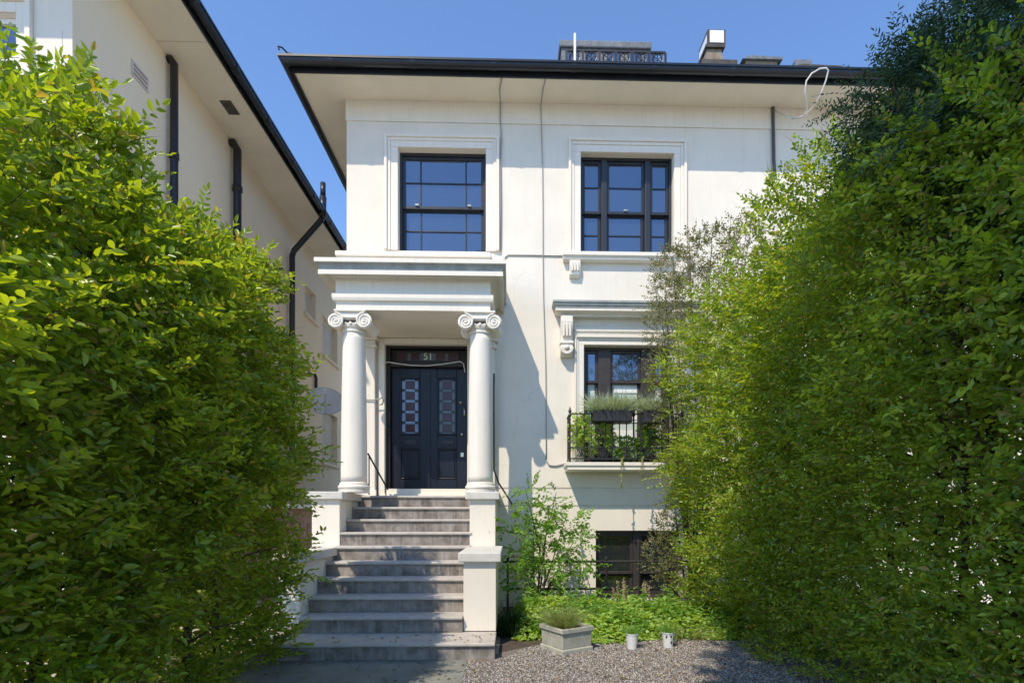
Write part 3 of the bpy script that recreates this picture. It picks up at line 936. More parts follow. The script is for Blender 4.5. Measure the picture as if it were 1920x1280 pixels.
# two leaves
xmid = (door_x0 + door_x1) / 2
def leaf_door(x0, x1, pu0, pu1, glass_m, lead_m, seed):
    lf = MB()
    yb = DD + .035
    st = .095
    lz0 = sill_t + .005
    lf.box(x0, x1, yb, yb + .045, lz0, leaf_top)
    o = lf.build('door_leaf', 'door_paint', villa, bevel=.004)
    # stiles and rails stand proud of the panels
    zlock0, zlock1 = Z(840, 800, DD), Z(815, 800, DD)
    r = MB()
    a0, a1 = pu0 - .03, pu1 + .03
    r.box(x0 + .002, a0, yb - .022, yb - .001, lz0, leaf_top)
    r.box(a1, x1 - .002, yb - .022, yb - .001, lz0, leaf_top)
    zg0, zg1 = Z(812, 800, DD), Z(711, 800, DD)
    r.box(a0, a1, yb - .022, yb - .001, zg1 + .03, leaf_top)
    r.box(a0, a1, yb - .022, yb - .001, zlock0, zg0 - .03)
    r.box(a0, a1, yb - .022, yb - .001, lz0, Z(898, 800, DD))
    r.build('door_rail', 'door_paint', o, bevel=.006)
    bx('door_panel', 'door_paint', o, a0 + .035, a1 - .035, yb - .014, yb - .001, Z(898, 800, DD) + .035, zlock0 - .035, bevel=.008)
    frame_ring(MB(), a0 + .001, a1 - .001, Z(898, 800, DD) + .001, zlock0 - .001, yb - .030, yb - .002, .022).build('panel_moulding', 'door_paint', o, bevel=.007)
    frame_ring(MB(), a0 + .001, a1 - .001, zg0 - .029, zg1 + .029, yb - .032, yb - .002, .028).build('glass_moulding', 'door_paint', o, bevel=.007)
    hgt = (zg1 - zg0) / 5
    wd = pu1 - pu0
    for i in range(5):
        za = zg0 + hgt * i; zb_ = za + hgt
        cx_ = (pu0 + pu1) / 2; cz_ = (za + zb_) / 2
        bx('red_light', 'red_glass', o, cx_ - wd * .26, cx_ + wd * .26, yb - .012, yb - .002, cz_ - hgt * .32, cz_ + hgt * .32)
        for s in (-1, 1):
            xa, xb = sorted((cx_ + s * wd * .29, cx_ + s * wd * .49))
            bx('border_light', glass_m, o, xa, xb, yb - .010, yb - .002, za + hgt * .14, zb_ - hgt * .14)
    for i in range(6):
        zc = zg0 + hgt * i
        bx('border_light', glass_m, o, (pu0 + pu1) / 2 - wd * .28, (pu0 + pu1) / 2 + wd * .28, yb - .0095, yb - .002, max(zg0, zc - hgt * .12), min(zg1, zc + hgt * .12))
    bx('leaded_ground', lead_m, o, pu0, pu1, yb - .0015, yb - .0005, zg0, zg1)
    return o, yb
lA, yb = leaf_door(door_x0 + .004, xmid - .002, X(753, DD), X(784, DD), 'sky_reflect_glass', 'frame_black', 1)
lB, yb = leaf_door(xmid + .002, door_x1 - .004, X(823, DD), X(853, DD), 'grey_glass', 'frame_black', 2)
bx('meeting_bead', 'door_paint', lA, xmid - .022, xmid + .018, yb - .036, yb - .023, sill_t + .01, leaf_top - .01, bevel=.005)
for o_, u0, u1 in ((lA, 757, 780), (lB, 827, 852)):
    frame_ring(MB(), X(u0, DD), X(u1, DD), Z(833, 800, DD), Z(824, 800, DD), yb - .034, yb - .023, .014).build('letter_plate', 'iron', o_, bevel=.004)
    bx('letter_flap', 'frame_black', o_, X(u0, DD) + .015, X(u1, DD) - .015, yb - .030, yb - .0235, Z(832, 800, DD), Z(825, 800, DD), bevel=.003)
def knob(u, v, r, m, name):
    b = MB().lathe([(r, 0), (r, .006), (r * .5, .012), (r * .5, .03), (r * .95, .038), (r, .05), (r * .6, .062), (.001, .066)], 0, 0, 16)
    b.v = [(X(u, DD) + x, yb - .023 - z, Z(v, u, DD) + y) for x, y, z in b.v]
    b.build(name, m, lB, smooth=True)
knob(864, 755, .022, 'brass', 'lock_cylinder')
knob(866.5, 814.5, .024, 'chrome', 'lock_cylinder')
bx('lock_plate', 'brass', lB, X(863.5, DD), X(869.5, DD), yb - .034, yb - .023, Z(856, 866, DD), Z(848, 866, DD), bevel=.003)
hd = MB().tube([(X(871, DD), yb - .024, Z(766, 870, DD)), (X(871, DD), yb - .075, Z(766, 870, DD)), (X(871.3, DD), yb - .08, Z(772, 870, DD)), (X(871.3, DD), yb - .075, Z(780, 870, DD))], .012, 8)
hd.build('door_handle', 'chrome', lB, smooth=True)

# ================================================================== FRONT STEPS
steps = empty('front_steps', (-1.4, 5.4, 0), 'weathered grey stone front steps rising to the dark double door', 'steps')
R_, T_ = .175, .28
SX0, SX1 = -2.28, -.515
def step_y(k): return 5.32 if k == 1 else 5.80 + (k - 2) * T_
for k in range(1, 11):
    y0 = step_y(k)
    y1 = step_y(k + 1) + .05 if k < 10 else DW - .004
    x0, x1 = (SX0, SX1) if k > 1 else (-2.62, -.15)
    if k == 10: x0, x1 = SX0, SX1
    zt = k * R_
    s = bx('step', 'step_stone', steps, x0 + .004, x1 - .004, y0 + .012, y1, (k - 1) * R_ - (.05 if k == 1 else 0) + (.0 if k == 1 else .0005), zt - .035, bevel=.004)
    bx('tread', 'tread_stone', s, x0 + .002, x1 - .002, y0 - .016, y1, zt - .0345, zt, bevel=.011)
# porch floor either side of the top step
for xa, xb in ((px0 - .05, SX0 - .001), (SX1 + .001, px1 + .04)):
    bx('porch_floor', 'cap_stone', steps, xa, xb, 7.25, DW - .003, LAND - .12, LAND + .018, bevel=.006)

def pier(xa, xb, y0, y1, z0, z1, ov=.055, th=.105, capx=None):
    o = bx('pier', 'stucco', steps, xa, xb, y0, y1, z0, z1 - th, bevel=.006)
    bx('pier_cap', 'cap_stone', o, xa - ov, xb + ov, y0 - ov, y1 + (.0 if y1 > 8 else -.004), z1 - th + .0005, z1, bevel=.012)
    return o
LC, UC = 1.040, 1.768
YL, YU = 5.86, 7.20
pier(-2.52, SX0 - .001, YL, YU - .002, R_ + .001, LC)
pier(X(584.5, YU), SX0 - .002, YU, DW - .004, .0, UC)
pier(SX1 + .001, X(930, YL), YL, YU - .002, R_ + .001, LC)
pier(SX1 + .002 - .035, X(929, YU), YU, DW - .004, .0, UC)

# ================================================================== FIXTURES ON THE FACADE
def cable(name, pts, r, m, label, cat='cable'):
    o = MB().tube(pts, r, 6).build(name, m, smooth=True)
    return props(o, label, cat)
def wallpts(uv, off=.014):
    return [(X(u, DW - off), DW - off, Z(v, u, DW - off)) for u, v in uv]
zz1 = [(939, 150), (938.5, 187)]
cable('wall_cable', [(X(941, YE), YE, zse - .01), (X(937, 8.2), 8.2, (zse + SOF) / 2 - .012)] + wallpts([(938, 190), (938, 225), (940, 262), (938, 300), (939, 380), (938.5, 470)], .03), .010, 'cable_grey',
      'grey cable running down the wall right beside the window over the porch')
cable('wall_cable', [(X(1023, YE), YE, zse - .01), (X(1018, 8.2), 8.2, (zse + SOF) / 2 - .012)] + wallpts([(1014, 195), (1015, 240), (1017, 300), (1018, 400), (1018, 470), (1019, 560), (1023, 680), (1024, 780), (1024, 862)], .02), .007, 'cable_grey',
      'thin pale cable running down the bare wall between the two upper windows')
cable('wall_cable', wallpts([(947, 496), (947, 482), (953, 478), (1000, 478.5), (1040, 479.5), (1060, 479.5)], .012), .010, 'cable_grey',
      'short level cable from the porch roof to the sill of the three-part window')
cable('wall_cable', wallpts([(1449, 196), (1450, 240), (1451, 300), (1453, 330)], .03), .028, 'cable_dark',
      'thick dark conduit dropping from the soffit at the right end of the wall')
cable('wall_cable', wallpts([(1453, 331), (1455, 420), (1456, 560)], .02), .014, 'cable_white', 'white conduit continuing below the dark one at the right end')
lp = [(1451, 205, 8.46), (1470, 216, 8.4), (1492, 222, 8.2), (1506, 218, 8.0), (1514, 205, 7.85), (1512, 190, 7.75), (1509, 172, 7.7), (1512, 152, 7.66), (1522, 138, 7.64), (1537, 129, 7.62), (1549, 128, 7.62),
      (1553, 132, 7.62), (1549, 150, 7.66), (1541, 172, 7.72), (1531, 192, 7.8), (1518, 208, 7.95), (1505, 220, 8.1), (1485, 223, 8.3)]
cable('cable_loop', [(X(u, d), d, Z(v, u, d)) for u, v, d in lp], .011, 'cable_white', 'loose loop of white cable hanging over the gutter at the right')
cable('door_cable', [(X(716, DW - .04), DW - .04, Z(683, 716, DW))] + [(X(u, DD - .075), DD - .075, Z(v, u, DD)) for u, v in [(728, 681), (745, 684), (770, 687), (800, 688), (830, 685), (850, 682), (863, 680), (869, 684), (872, 700)]], .009, 'cable_white',
      'white cable sagging across the top of the double door')
cable('bell_wire', [(X(u, DW - .13), DW - .13, Z(v, u, DW)) for u, v in [(680, 752), (700, 753), (711, 752), (716, 748), (719, 754), (717, 761), (712, 762)]], .010, 'cable_grey', 'little looped wire on the pilaster left of the door')
cable('side_cable', [(X(926, 7.7), 7.7, Z(700, 926, 7.7)), (X(926, 7.75), 7.75, Z(880, 926, 7.75)), (X(935, 8.0), 8.0, Z(905, 935, 8.0)), (X(948, 8.3), 8.3, Z(925, 948, 8.3)), (X(962, 8.46), 8.46, Z(948, 962, 8.46))], .014, 'cable_dark',
      'dark cable slanting from the right column down to the wall')
cable('balcony_cable', wallpts([(1024, 862), (1030, 872), (1042, 873), (1060, 869)], .016), .010, 'cable_grey', 'short grey cable looping to the balcony slab')

hr = empty('handrail', (X(712, 8.1), 8.1, LAND), 'thin iron handrail between the left column and the door', 'handrail')
hx = X(706, 8.2)
hy0, hy1 = 7.78, 8.42
za, zb_ = Z(850, 690, 7.78), Z(917, 727, 8.42)
MB().tube([(X(690, hy0), hy0, za), (X(727, hy1), hy1, zb_)], .013, 8).build('rail', 'iron', hr)
for t in (.05, .45, .9):
    xx = X(690, hy0) * (1 - t) + X(727, hy1) * t; yy = hy0 * (1 - t) + hy1 * t; q = za * (1 - t) + zb_ * t
    MB().tube([(xx, yy, LAND + .0), (xx, yy, q)], .009, 6).build('baluster', 'iron', hr)

# ================================================================== ROOFTOP THINGS
def roof_z(y): return RZ + (y - YE) * pit
ry = 9.6
dm = empty('roof_dormer', (X(1136, ry), ry + .6, roof_z(ry)), 'flat lead-topped roof dormer behind the iron terrace railing', 'dormer')
zt = Z(76, 1136, ry); zm = Z(89, 1136, ry)
bx('dormer_wall', 'lead_grey', dm, X(1053, ry), X(1219, ry), ry + .04, ry + 1.6, roof_z(ry) - .3, zm - .002)
bx('dormer_cap', 'lead_grey', dm, X(1049, ry), X(1222, ry), ry, ry + 1.65, zm, zt, bevel=.02)
for u in (1062, 1098, 1140, 1182, 1208):
    bx('dormer_window', 'window_glass', dm, X(u, ry), X(u + 22, ry), ry + .028, ry + .036, roof_z(ry) + .1, zm - .04)
tr = empty('terrace_railing', (X(1150, 9.2), 9.2, roof_z(9.2)), 'dark ornamental iron railing on the roof in front of the dormer', 'railing')
tz1_, tz0_ = Z(95, 1150, 9.2), Z(130, 1150, 9.2)
tx0, tx1 = X(1062, 9.2), X(1248, 9.2)
bx('top_rail', 'iron', tr, tx0, tx1, 9.19, 9.22, tz1_ - .03, tz1_)
bx('bottom_rail', 'iron', tr, tx0, tx1, 9.19, 9.22, tz0_, tz0_ + .025)
for i in range(25):
    xx = tx0 + (tx1 - tx0) * i / 24
    if i % 4 == 0: bx('post', 'iron', tr, xx - .016, xx + .016, 9.188, 9.222, roof_z(9.2) - .02, tz1_ - .031)
    else: bx('baluster', 'iron', tr, xx - .007, xx + .007, 9.197, 9.213, tz0_ + .026, tz1_ - .031)
for i in range(6):
    xc = tx0 + (tx1 - tx0) * (i * 4 + 2) / 24; zc = tz1_ - .15
    m = MB()
    m.tube([(xc + .09 * math.cos(a), 9.185, zc + .09 * math.sin(a)) for a in np.linspace(0, 2 * math.pi, 13)], .011, 5, cap=False)
    m.tube([(xc - .12, 9.185, zc - .1), (xc + .12, 9.185, zc + .1)], .008, 5); m.tube([(xc - .12, 9.184, zc + .1), (xc + .12, 9.184, zc - .1)], .008, 5)
    m.build('rosette', 'iron', tr)
o = MB().tube([(X(1078, 9.15), 9.15, roof_z(9.15)), (X(1078, 9.15), 9.15, Z(64, 1078, 9.15))], .022, 8).build('roof_pole', 'white_plastic')
props(o, 'white pole standing up through the rooftop railing', 'pole')

cy = 10.0
ch = empty('chimney', (X(1350, cy), cy + .3, roof_z(cy)), 'brick flue with a white metal box on top', 'chimney')
bx('stack_base', 'chimney_dark', ch, X(1316, cy), X(1383, cy), cy, cy + .9, roof_z(cy) - .3, Z(111, 1350, cy), bevel=.01)
m = MB()
xa, xb, xc, xd = X(1324, cy), X(1357, cy), X(1327, cy), X(1355, cy)
za, zb_ = Z(111, 1340, cy), Z(88, 1340, cy)
m.v += [(xa, cy + .03, za), (xb, cy + .03, za), (xb, cy + .5, za), (xa, cy + .5, za), (xc, cy + .05, zb_), (xd, cy + .05, zb_), (xd, cy + .45, zb_), (xc, cy + .45, zb_)]
m.f += [(0, 1, 5, 4), (1, 2, 6, 5), (2, 3, 7, 6), (3, 0, 4, 7), (4, 5, 6, 7)]
m.build('stack', 'chimney_brick', ch)
bx('cowl_collar', 'chimney_dark', ch, X(1324, cy), X(1360, cy), cy + .0, cy + .5, zb_ + .0005, Z(82, 1340, cy))
bx('cowl', 'chimney_dark', ch, X(1327, cy), X(1361, cy), cy + .01, cy + .48, Z(82, 1340, cy) + .0005, Z(55, 1340, cy))
bx('cowl_plate', 'white_plastic', ch, X(1331, cy), X(1357.5, cy), cy - .002, cy + .008, Z(80, 1340, cy), Z(57, 1340, cy), bevel=.004)
bx('cowl_plate', 'white_plastic', ch, X(1327, cy) - .004, X(1327, cy) - .0005, cy + .04, cy + .45, Z(85, 1330, cy), Z(62, 1330, cy))
def vent_box(u0, u1, vt, y, name, label, tilt, cap_m='lead_grey'):
    e = empty(name, (X((u0 + u1) / 2, y), y, roof_z(y)), label, 'skylight')
    zt_ = Z(vt, u0, y)
    bx('curb', 'chimney_brick', e, X(u0 + 8, y), X(u1 - 8, y), y + .05, y + .8, roof_z(y) - .25, zt_ - .07)
    q = [(X(u0, y), y, zt_ - .07), (X(u0, y) + .16, y, zt_), (X(u1, y), y, zt_ - .02), (X(u1, y), y, zt_ - .07)]
    MB().prism(q, (0, .9, 0)).build('lid', cap_m, e, bevel=.006)
    return e
vent_box(1392, 1468, 103, 9.9, 'roof_light', 'low dark roof light just right of the brick flue', .1)
e = vent_box(1486, 1580, 119, 9.7, 'roof_light', 'brown stepped roof light near the white cable loop', .1, 'chimney_dark')
bx('upper_lid', 'lead_grey', e, X(1494, 9.9), X(1525, 9.9), 9.95, 10.5, Z(119, 1500, 9.7), Z(107, 1500, 9.9), bevel=.006)

# ================================================================== NEIGHBOURING HOUSE
NX, NY = -4.95, 6.17
NS = 8.08
nh = empty('neighbouring_house', (NX - 3, 10, 0), 'cream neighbouring house seen along its shaded side wall', 'house')
wn = (-7.0, X(32, NY), Z(238, 20, NY), Z(26, 20, NY))
m = wall_mesh(MB(), -12, NX, -.2, NS, NY, [wn], .12)
m.build('front_wall', 'stucco', nh)
m = MB()
sw = [(13.0, 13.7, Z(592, 575, 13.2), Z(538, 575, 13.2)), (14.2, 15.4, Z(672, 630, 14.6), Z(600, 630, 14.6)), (14.2, 15.4, Z(868, 630, 14.6), Z(772, 630, 14.6))]
ys = sorted({NY, 18, *[q for s in sw for q in s[:2]]}); zs_ = sorted({.95, NS, *[q for s in sw for q in s[2:]]})
for i in range(len(ys) - 1):
    for j in range(len(zs_) - 1):
        a, b = (ys[i] + ys[i+1]) / 2, (zs_[j] + zs_[j+1]) / 2
        if any(s[0] < a < s[1] and s[2] < b < s[3] for s in sw): continue
        m.poly([(NX, ys[i], zs_[j]), (NX, ys[i+1], zs_[j]), (NX, ys[i+1], zs_[j+1]), (NX, ys[i], zs_[j+1])])
for s in sw:
    xi = NX - .14
    m.poly([(NX, s[0], s[2]), (NX, s[0], s[3]), (xi, s[0], s[3]), (xi, s[0], s[2])]); m.poly([(NX, s[1], s[2]), (xi, s[1], s[2]), (xi, s[1], s[3]), (NX, s[1], s[3])])
    m.poly([(NX, s[0], s[2]), (xi, s[0], s[2]), (xi, s[1], s[2]), (NX, s[1], s[2])]); m.poly([(NX, s[0], s[3]), (NX, s[1], s[3]), (xi, s[1], s[3]), (xi, s[0], s[3])])
m.build('side_wall', 'neighbour_stucco', nh)
bx('dado', 'dado', nh, NX - .3, NX + .02, NY + .002, 18, -.2, .949)
for s in sw:
    o = MB().box(NX - .16, NX - .13, s[0], s[1], s[2], s[3]).build('window', 'neighbour_soffit', nh)
    MB().poly([(NX - .128, s[0] + .06, s[2] + .06), (NX - .128, s[1] - .06, s[2] + .06), (NX - .128, s[1] - .06, s[3] - .06), (NX - .128, s[0] + .06, s[3] - .06)]).build('pane', 'cap_stone', o)
    bx('sill', 'neighbour_stucco', o, NX - .1, NX + .07, s[0] - .08, s[1] + .08, s[2] - .08, s[2] - .002, bevel=.006)
fw_ = frame_ring(MB(), wn[0], wn[1], wn[2], wn[3], NY + .06, NY + .12, .06).build('front_window', 'white_plastic', nh, bevel=.005)
zq = Z(100, 20, NY)
bx('meeting_rail', 'white_plastic', fw_, wn[0] + .06, wn[1] - .06, NY + .065, NY + .11, zq - .03, zq + .03)
for a, b in ((wn[2] + .06, zq - .03), (zq + .03, wn[3] - .06)):
    MB().poly([(wn[0] + .06, NY + .09, a), (wn[1] - .06, NY + .09, a), (wn[1] - .06, NY + .09, b), (wn[0] + .06, NY + .09, b)]).build('pane', 'window_glass', fw_)
sm = MB()
for a, b, yy in ((.004, .12, NY - .02), (.121, .18, NY - .05)):
    sm.box(wn[1] + a, wn[1] + b, yy, NY - .001, wn[2], wn[3] + b)
    sm.box(wn[0], wn[1] + a - .0005, yy, NY - .001, wn[3] + a, wn[3] + b)
sm.build('window_surround', 'stucco_trim', nh, bevel=.005)
NO = .72
edges = [NY - NO, 7.6, 9.5, 12.4, 18]
for a, b in zip(edges[:-1], edges[1:]):
    bx('soffit_panel', 'neighbour_soffit', nh, NX - .2, NX + NO, a + .004, b - .004, NS, NS + .02)
bx('soffit_panel', 'neighbour_soffit', nh, -12, NX - .201, NY - NO + .004, NY + .3, NS, NS + .02)
def npath(o):
    return [(-12, NY - NO - o), (NX + NO + o, NY - NO - o), (NX + NO + o, 18)]
MB().sweep([(0, NS - .02), (.025, NS - .02), (.025, NS + .16)], npath).build('fascia', 'gutter_black', nh)
gut2 = [(o, z - zse + NS) for o, z in gut]
MB().sweep(gut2, npath).build('gutter', 'gutter_black', nh)
for i in range(9):
    yj = NY - .2 + i * 1.05
    jj = MB()
    for k in range(8):
        a0, a1 = math.pi * k / 8, math.pi * (k + 1) / 8
        p0 = (.095 - .068 * math.cos(a0), NS + .085 - .084 * math.sin(a0)); p1 = (.095 - .068 * math.cos(a1), NS + .085 - .084 * math.sin(a1))
        jj.poly([(NX + NO + p0[0], yj, p0[1]), (NX + NO + p1[0], yj, p1[1]), (NX + NO + p1[0], yj + .08, p1[1]), (NX + NO + p0[0], yj + .08, p0[1])])
    jj.build('gutter_joint', 'gutter_black', nh)
m = MB()
m.poly([(NX + NO + .1, NY - NO - .1, NS + .12), (NX + NO + .1, 18, NS + .12), (NX - 3, 18, NS + 1.6), (NX - 3, NY + 3, NS + 1.6)])
m.poly([(NX + NO + .1, NY - NO - .1, NS + .12), (NX - 3, NY + 3, NS + 1.6), (-12, NY + 3, NS + 1.6), (-12, NY - NO - .1, NS + .12)])
m.build('roof', 'slate', nh)
def pipe(pts, r, joints=()):
    o = MB().tube(pts, r, 12).build('downpipe', 'pipe_black', nh, smooth=True)
    for z in joints:
        MB().tube([(pts[-1][0], pts[-1][1], z), (pts[-1][0], pts[-1][1], z + .09)], r * 1.22, 12).build('pipe_collar', 'pipe_black', o, smooth=True)
d1 = 7.85
pipe([(NX - .05, d1, NS - .05), (NX + .05, d1, NS - .045), (NX + .09, d1, NS - .10), (NX + .09, d1, .1)], .052, (6.6, 4.8))
d2 = 9.6
pipe([(NX - .05, d2 - .04, NS - .06), (NX + .06, d2 - .04, NS - .05), (NX + .11, d2, NS - .14), (NX + .11, d2, .1)], .068, (7.2, 5.5))
d3 = 11.9
pipe([(NX + NO + .09, d3, NS + .02), (NX + NO + .05, d3, NS - .10), (NX + .14, d3 + .1, Z(466, 546, d3)), (NX + .10, d3 + .1, Z(476, 546, d3)), (NX + .10, d3 + .1, .1)], .062, (5.4,))
st_ = MB().tube([(NX + NO + .10, d3 - .05, NS - .06), (NX + NO + .11, d3 - .05, Z(372, 605, d3))], .075, 12).build('vent_stack', 'pipe_black', nh, smooth=True)
MB().tube([(NX + NO + .11, d3 - .05, Z(374, 605, d3)), (NX + NO + .11, d3 - .05, Z(346, 605, d3))], .058, 12).build('stack_top', 'pipe_black', st_, smooth=True)
ab = bx('air_brick', 'cap_stone', nh, NX + .001, NX + .015, 7.1, 7.42, Z(160, 277, 7.28), Z(132, 277, 7.28))
for k in range(3):
    zz = Z(156 - k * 8, 277, 7.28)
    bx('slot', 'terracotta', ab, NX + .0155, NX + .018, 7.13, 7.39, zz, zz + .022)
bx('soffit_vent', 'chimney_dark', nh, NX + .30, NX + .48, 8.65, 8.95, NS - .006, NS - .001)
# little overflow pipes
for u, v, dd_ in ((578, 505, 11.2), (603, 690, 12.6)):
    MB().tube([(NX - .02, dd_, Z(v, u, dd_)), (NX + .22, dd_, Z(v, u, dd_)), (NX + .24, dd_, Z(v, u, dd_) - .08)], .03, 8).build('overflow_pipe', 'pipe_black', nh, smooth=True)
MB().tube([(NX + .05, 13.6, Z(760, 620, 13.6)), (NX + .05, 13.6, Z(708, 620, 13.6)), (NX + .02, 13.6, Z(703, 620, 13.6)), (NX - .04, 13.6, Z(703, 620, 13.6))], .04, 8).build('overflow_pipe', 'pipe_black', nh, smooth=True)

# satellite dish on the neighbour's wall
sd = empty('satellite_dish', (NX + .1, 11.6, Z(780, 608, 11.6)), 'grey satellite dish on the neighbouring wall left of the porch column', 'satellite dish')
dc = Vector((X(609, 11.2), 11.2, Z(752, 609, 11.2)))
axis = Vector((.30, -.80, .42)).normalized()
a_ = axis.cross(Vector((0, 0, 1))).normalized(); b_ = axis.cross(a_)
m = MB(); rings = 6; seg = 32
for i in range(rings + 1):
    rr = .37 * i / rings
    for k in range(seg):
        an = 2 * math.pi * k / seg
        m.v.append(tuple(dc + a_ * rr * math.cos(an) * 1.05 + b_ * rr * math.sin(an) * .95 + axis * (.55 * rr * rr - .06)))
for i in range(rings):
    for k in range(seg):
        q = (k + 1) % seg
        m.f.append((i*seg + k, i*seg + q, (i+1)*seg + q, (i+1)*seg + k))
o = m.build('reflector', 'dish_grey', sd, smooth=True)
sl = o.modifiers.new('solid', 'SOLIDIFY'); sl.thickness = .012
MB().tube([dc + b_ * .30 - axis * .05, dc + b_ * .36 + axis * .05, dc + b_ * .10 + axis * .42], .013, 6).build('feed_arm', 'dish_grey', sd)
MB().tube([dc + b_ * .10 + axis * .38, dc + b_ * .05 + axis * .46], .035, 10).build('receiver', 'white_plastic', sd)
MB().tube([dc - axis * .06, dc - axis * .16, (NX + .12, 11.7, dc.z - .1), (NX, 11.7, dc.z - .1)], .025, 8).build('mount_arm', 'dish_grey', sd)

# side gate between the houses
gy = 9.3
sg = empty('side_gate', ((NX + XL) / 2, gy, 0), 'pinkish timber side gate under a pale ledge, half hidden by the left hedge', 'gate')
zl1, zl0 = Z(944, 575, gy), Z(953, 575, gy)
bx('lintel', 'brick_yellow', sg, NX + .02, XL - .02, gy - .02, gy + .2, zl1 + .002, Z(932, 575, gy))
bx('ledge', 'cap_stone', sg, NX + .02, XL - .02, gy - .12, gy + .2, zl0, zl1, bevel=.006)
nb_ = 18
for i in range(nb_):
    xa = NX + .03 + (XL - NX - .06) * i / nb_; xb = NX + .03 + (XL - NX - .06) * (i + 1) / nb_ - .008
    bx('board', 'wood_fence', sg, xa, xb, gy + .05 + .004 * (i % 2), gy + .08, 0, zl0 - .25, bevel=.003)
bx('rail', 'wood_fence', sg, NX + .03, XL - .03, gy + .03, gy + .049, zl0 - .24, zl0 - .002)

# ================================================================== LIGHTWELL RAILING
lr = empty('area_railing', (X(1130, 7.75), 7.75, 0), 'low black two-bar railing in front of the basement window', 'railing')
y_ = 7.75
for v0 in (1052, 1103):
    zz = Z(v0, 1130, y_)
    MB().tube([(X(943, y_), y_, zz), (X(1137, y_), y_, zz), (X(1360, y_), y_, zz)], .018, 8).build('rail', 'iron', lr)
for u in (952, 1137, 1322):
    MB().lathe([(.017, 0), (.017, Z(1050, u, y_) + .01), (.026, Z(1050, u, y_) + .02), (.020, Z(1050, u, y_) + .05), (.004, Z(1050, u, y_) + .06)], X(u, y_), y_, 8).build('post', 'iron', lr)

# ================================================================== POTS AND PLANTERS
# square stone planter standing cornerwise
def sq(cx, cy, s, ang, z):
    return [(cx + s * (math.cos(ang) * a - math.sin(ang) * b), cy + s * (math.sin(ang) * a + math.cos(ang) * b), z) for a, b in ((-1, -1), (1, -1), (1, 1), (-1, 1))]
pc = (X(1062, 5.74), 5.75); pang = math.radians(31)
pl = empty('stone_planter', (pc[0], pc[1], 0), 'square mossy stone planter standing cornerwise on the gravel', 'planter')
S_ = .205
def sqloft(levels, name, m, cap=True, bevel=.006, parent=pl):
    q = MB()
    for s, z in levels: q.v += sq(pc[0], pc[1], s, pang, z)
    for i in range(len(levels) - 1):
        for k in range(4):
            j = (k + 1) % 4
            q.f.append((i*4 + k, i*4 + j, i*4 + 4 + j, i*4 + 4 + k))
    if cap: q.f.append(tuple(range(len(q.v) - 4, len(q.v)))); q.f.append((3, 2, 1, 0))
    return q.build(name, m, parent, bevel=bevel)
sqloft([(S_, .0), (S_, .045), (S_ * .95, .055)], 'plinth', 'planter_stone')
sqloft([(S_ * .93, .0555), (S_ * .95, .205)], 'body', 'planter_stone')
sqloft([(S_ * .97, .2055), (S_ * 1.04, .225), (S_ * 1.04, .265), (S_ * .84, .265), (S_ * .84, .235)], 'rim', 'planter_stone', cap=False)
sqloft([(S_ * .84, .236), (S_ * .84, .237)], 'soil', 'soil', bevel=0)
def clump(name, label, cat, cx, cy, z, n, rad, L, W, lean, droop, m, seed, group=None, up=1.0, dirbias=(0, 0)):
    rg = np.random.default_rng(seed)
    def fn(r, k):
        a = r.uniform(0, 6.28, k); q = np.sqrt(r.uniform(0, 1, k)) * rad
        P = np.stack([cx + q * np.cos(a), cy + q * np.sin(a), np.full(k, z)], 1)
        d = np.stack([np.cos(a) * lean * (q / rad) + r.normal(size=k) * lean * .4 + dirbias[0], np.sin(a) * lean * (q / rad) + r.normal(size=k) * lean * .4 + dirbias[1], np.full(k, up)], 1)
        return P, d, L * r.uniform(.55, 1.1, k), W * r.uniform(.7, 1.3, k), droop * r.uniform(.3, 1.3, k)
    v, f = blades(n, fn, rg)
    o = np_mesh(name, v, f, m)
    return props(o, label, cat, group)
clump('feather_grass', 'wispy pale grass clump growing in the square stone planter', 'grass', pc[0] - .03, pc[1] - .02, .236, 620, .11, .42, .006, .75, .45, 'pale_grass', 3, dirbias=(-.15, 0))

def tin_pot(u, D, label, plant_label, marks, seed):
    xc = X(u, D)
    e = empty('tin_pot', (xc, D, 0), label, 'pot')
    MB().lathe([(.050, .012), (.052, .016), (.068, .158), (.073, .160), (.073, .170), (.066, .171), (.064, .150), (.001, .148)], xc, D, 28).build('body', 'tin_white', e, smooth=False)
    MB().lathe([(.049, .0), (.053, .001), (.053, .0115), (.049, .012)], xc, D, 28).build('foot_ring', 'tin_white', e)
    if marks:
        rg = random.Random(seed)
        for k in range(9):
            a = math.radians(-90 + rg.uniform(-55, 55)); z = rg.uniform(.03, .14)
            r = .052 + .016 * (z - .016) / .142 + .0015
            s = rg.uniform(.006, .013)
            t = Vector((-math.sin(a), math.cos(a), 0))
            c = Vector((xc + r * math.cos(a), D + r * math.sin(a), z))
            MB().poly([c + t * s * math.cos(b) + Vector((0, 0, s * 1.4 * math.sin(b))) for b in np.linspace(0, 2 * math.pi, 7)[:-1]]).build('printed_mark', 'tin_marks', e)
    clump('potted_plant', plant_label, 'plant', xc, D, .145, 160, .045, .17, .008, .8, .25, 'fresh_leaf', seed)
tin_pot(1185, 5.75, 'plain white tin pot on the gravel beside the stone planter', 'feathery green plant in the plain white tin pot', False, 21)
tin_pot(1253, 5.80, 'white tin pot with black printed marks, right of the plain one', 'feathery green plant in the marked white tin pot', True, 22)

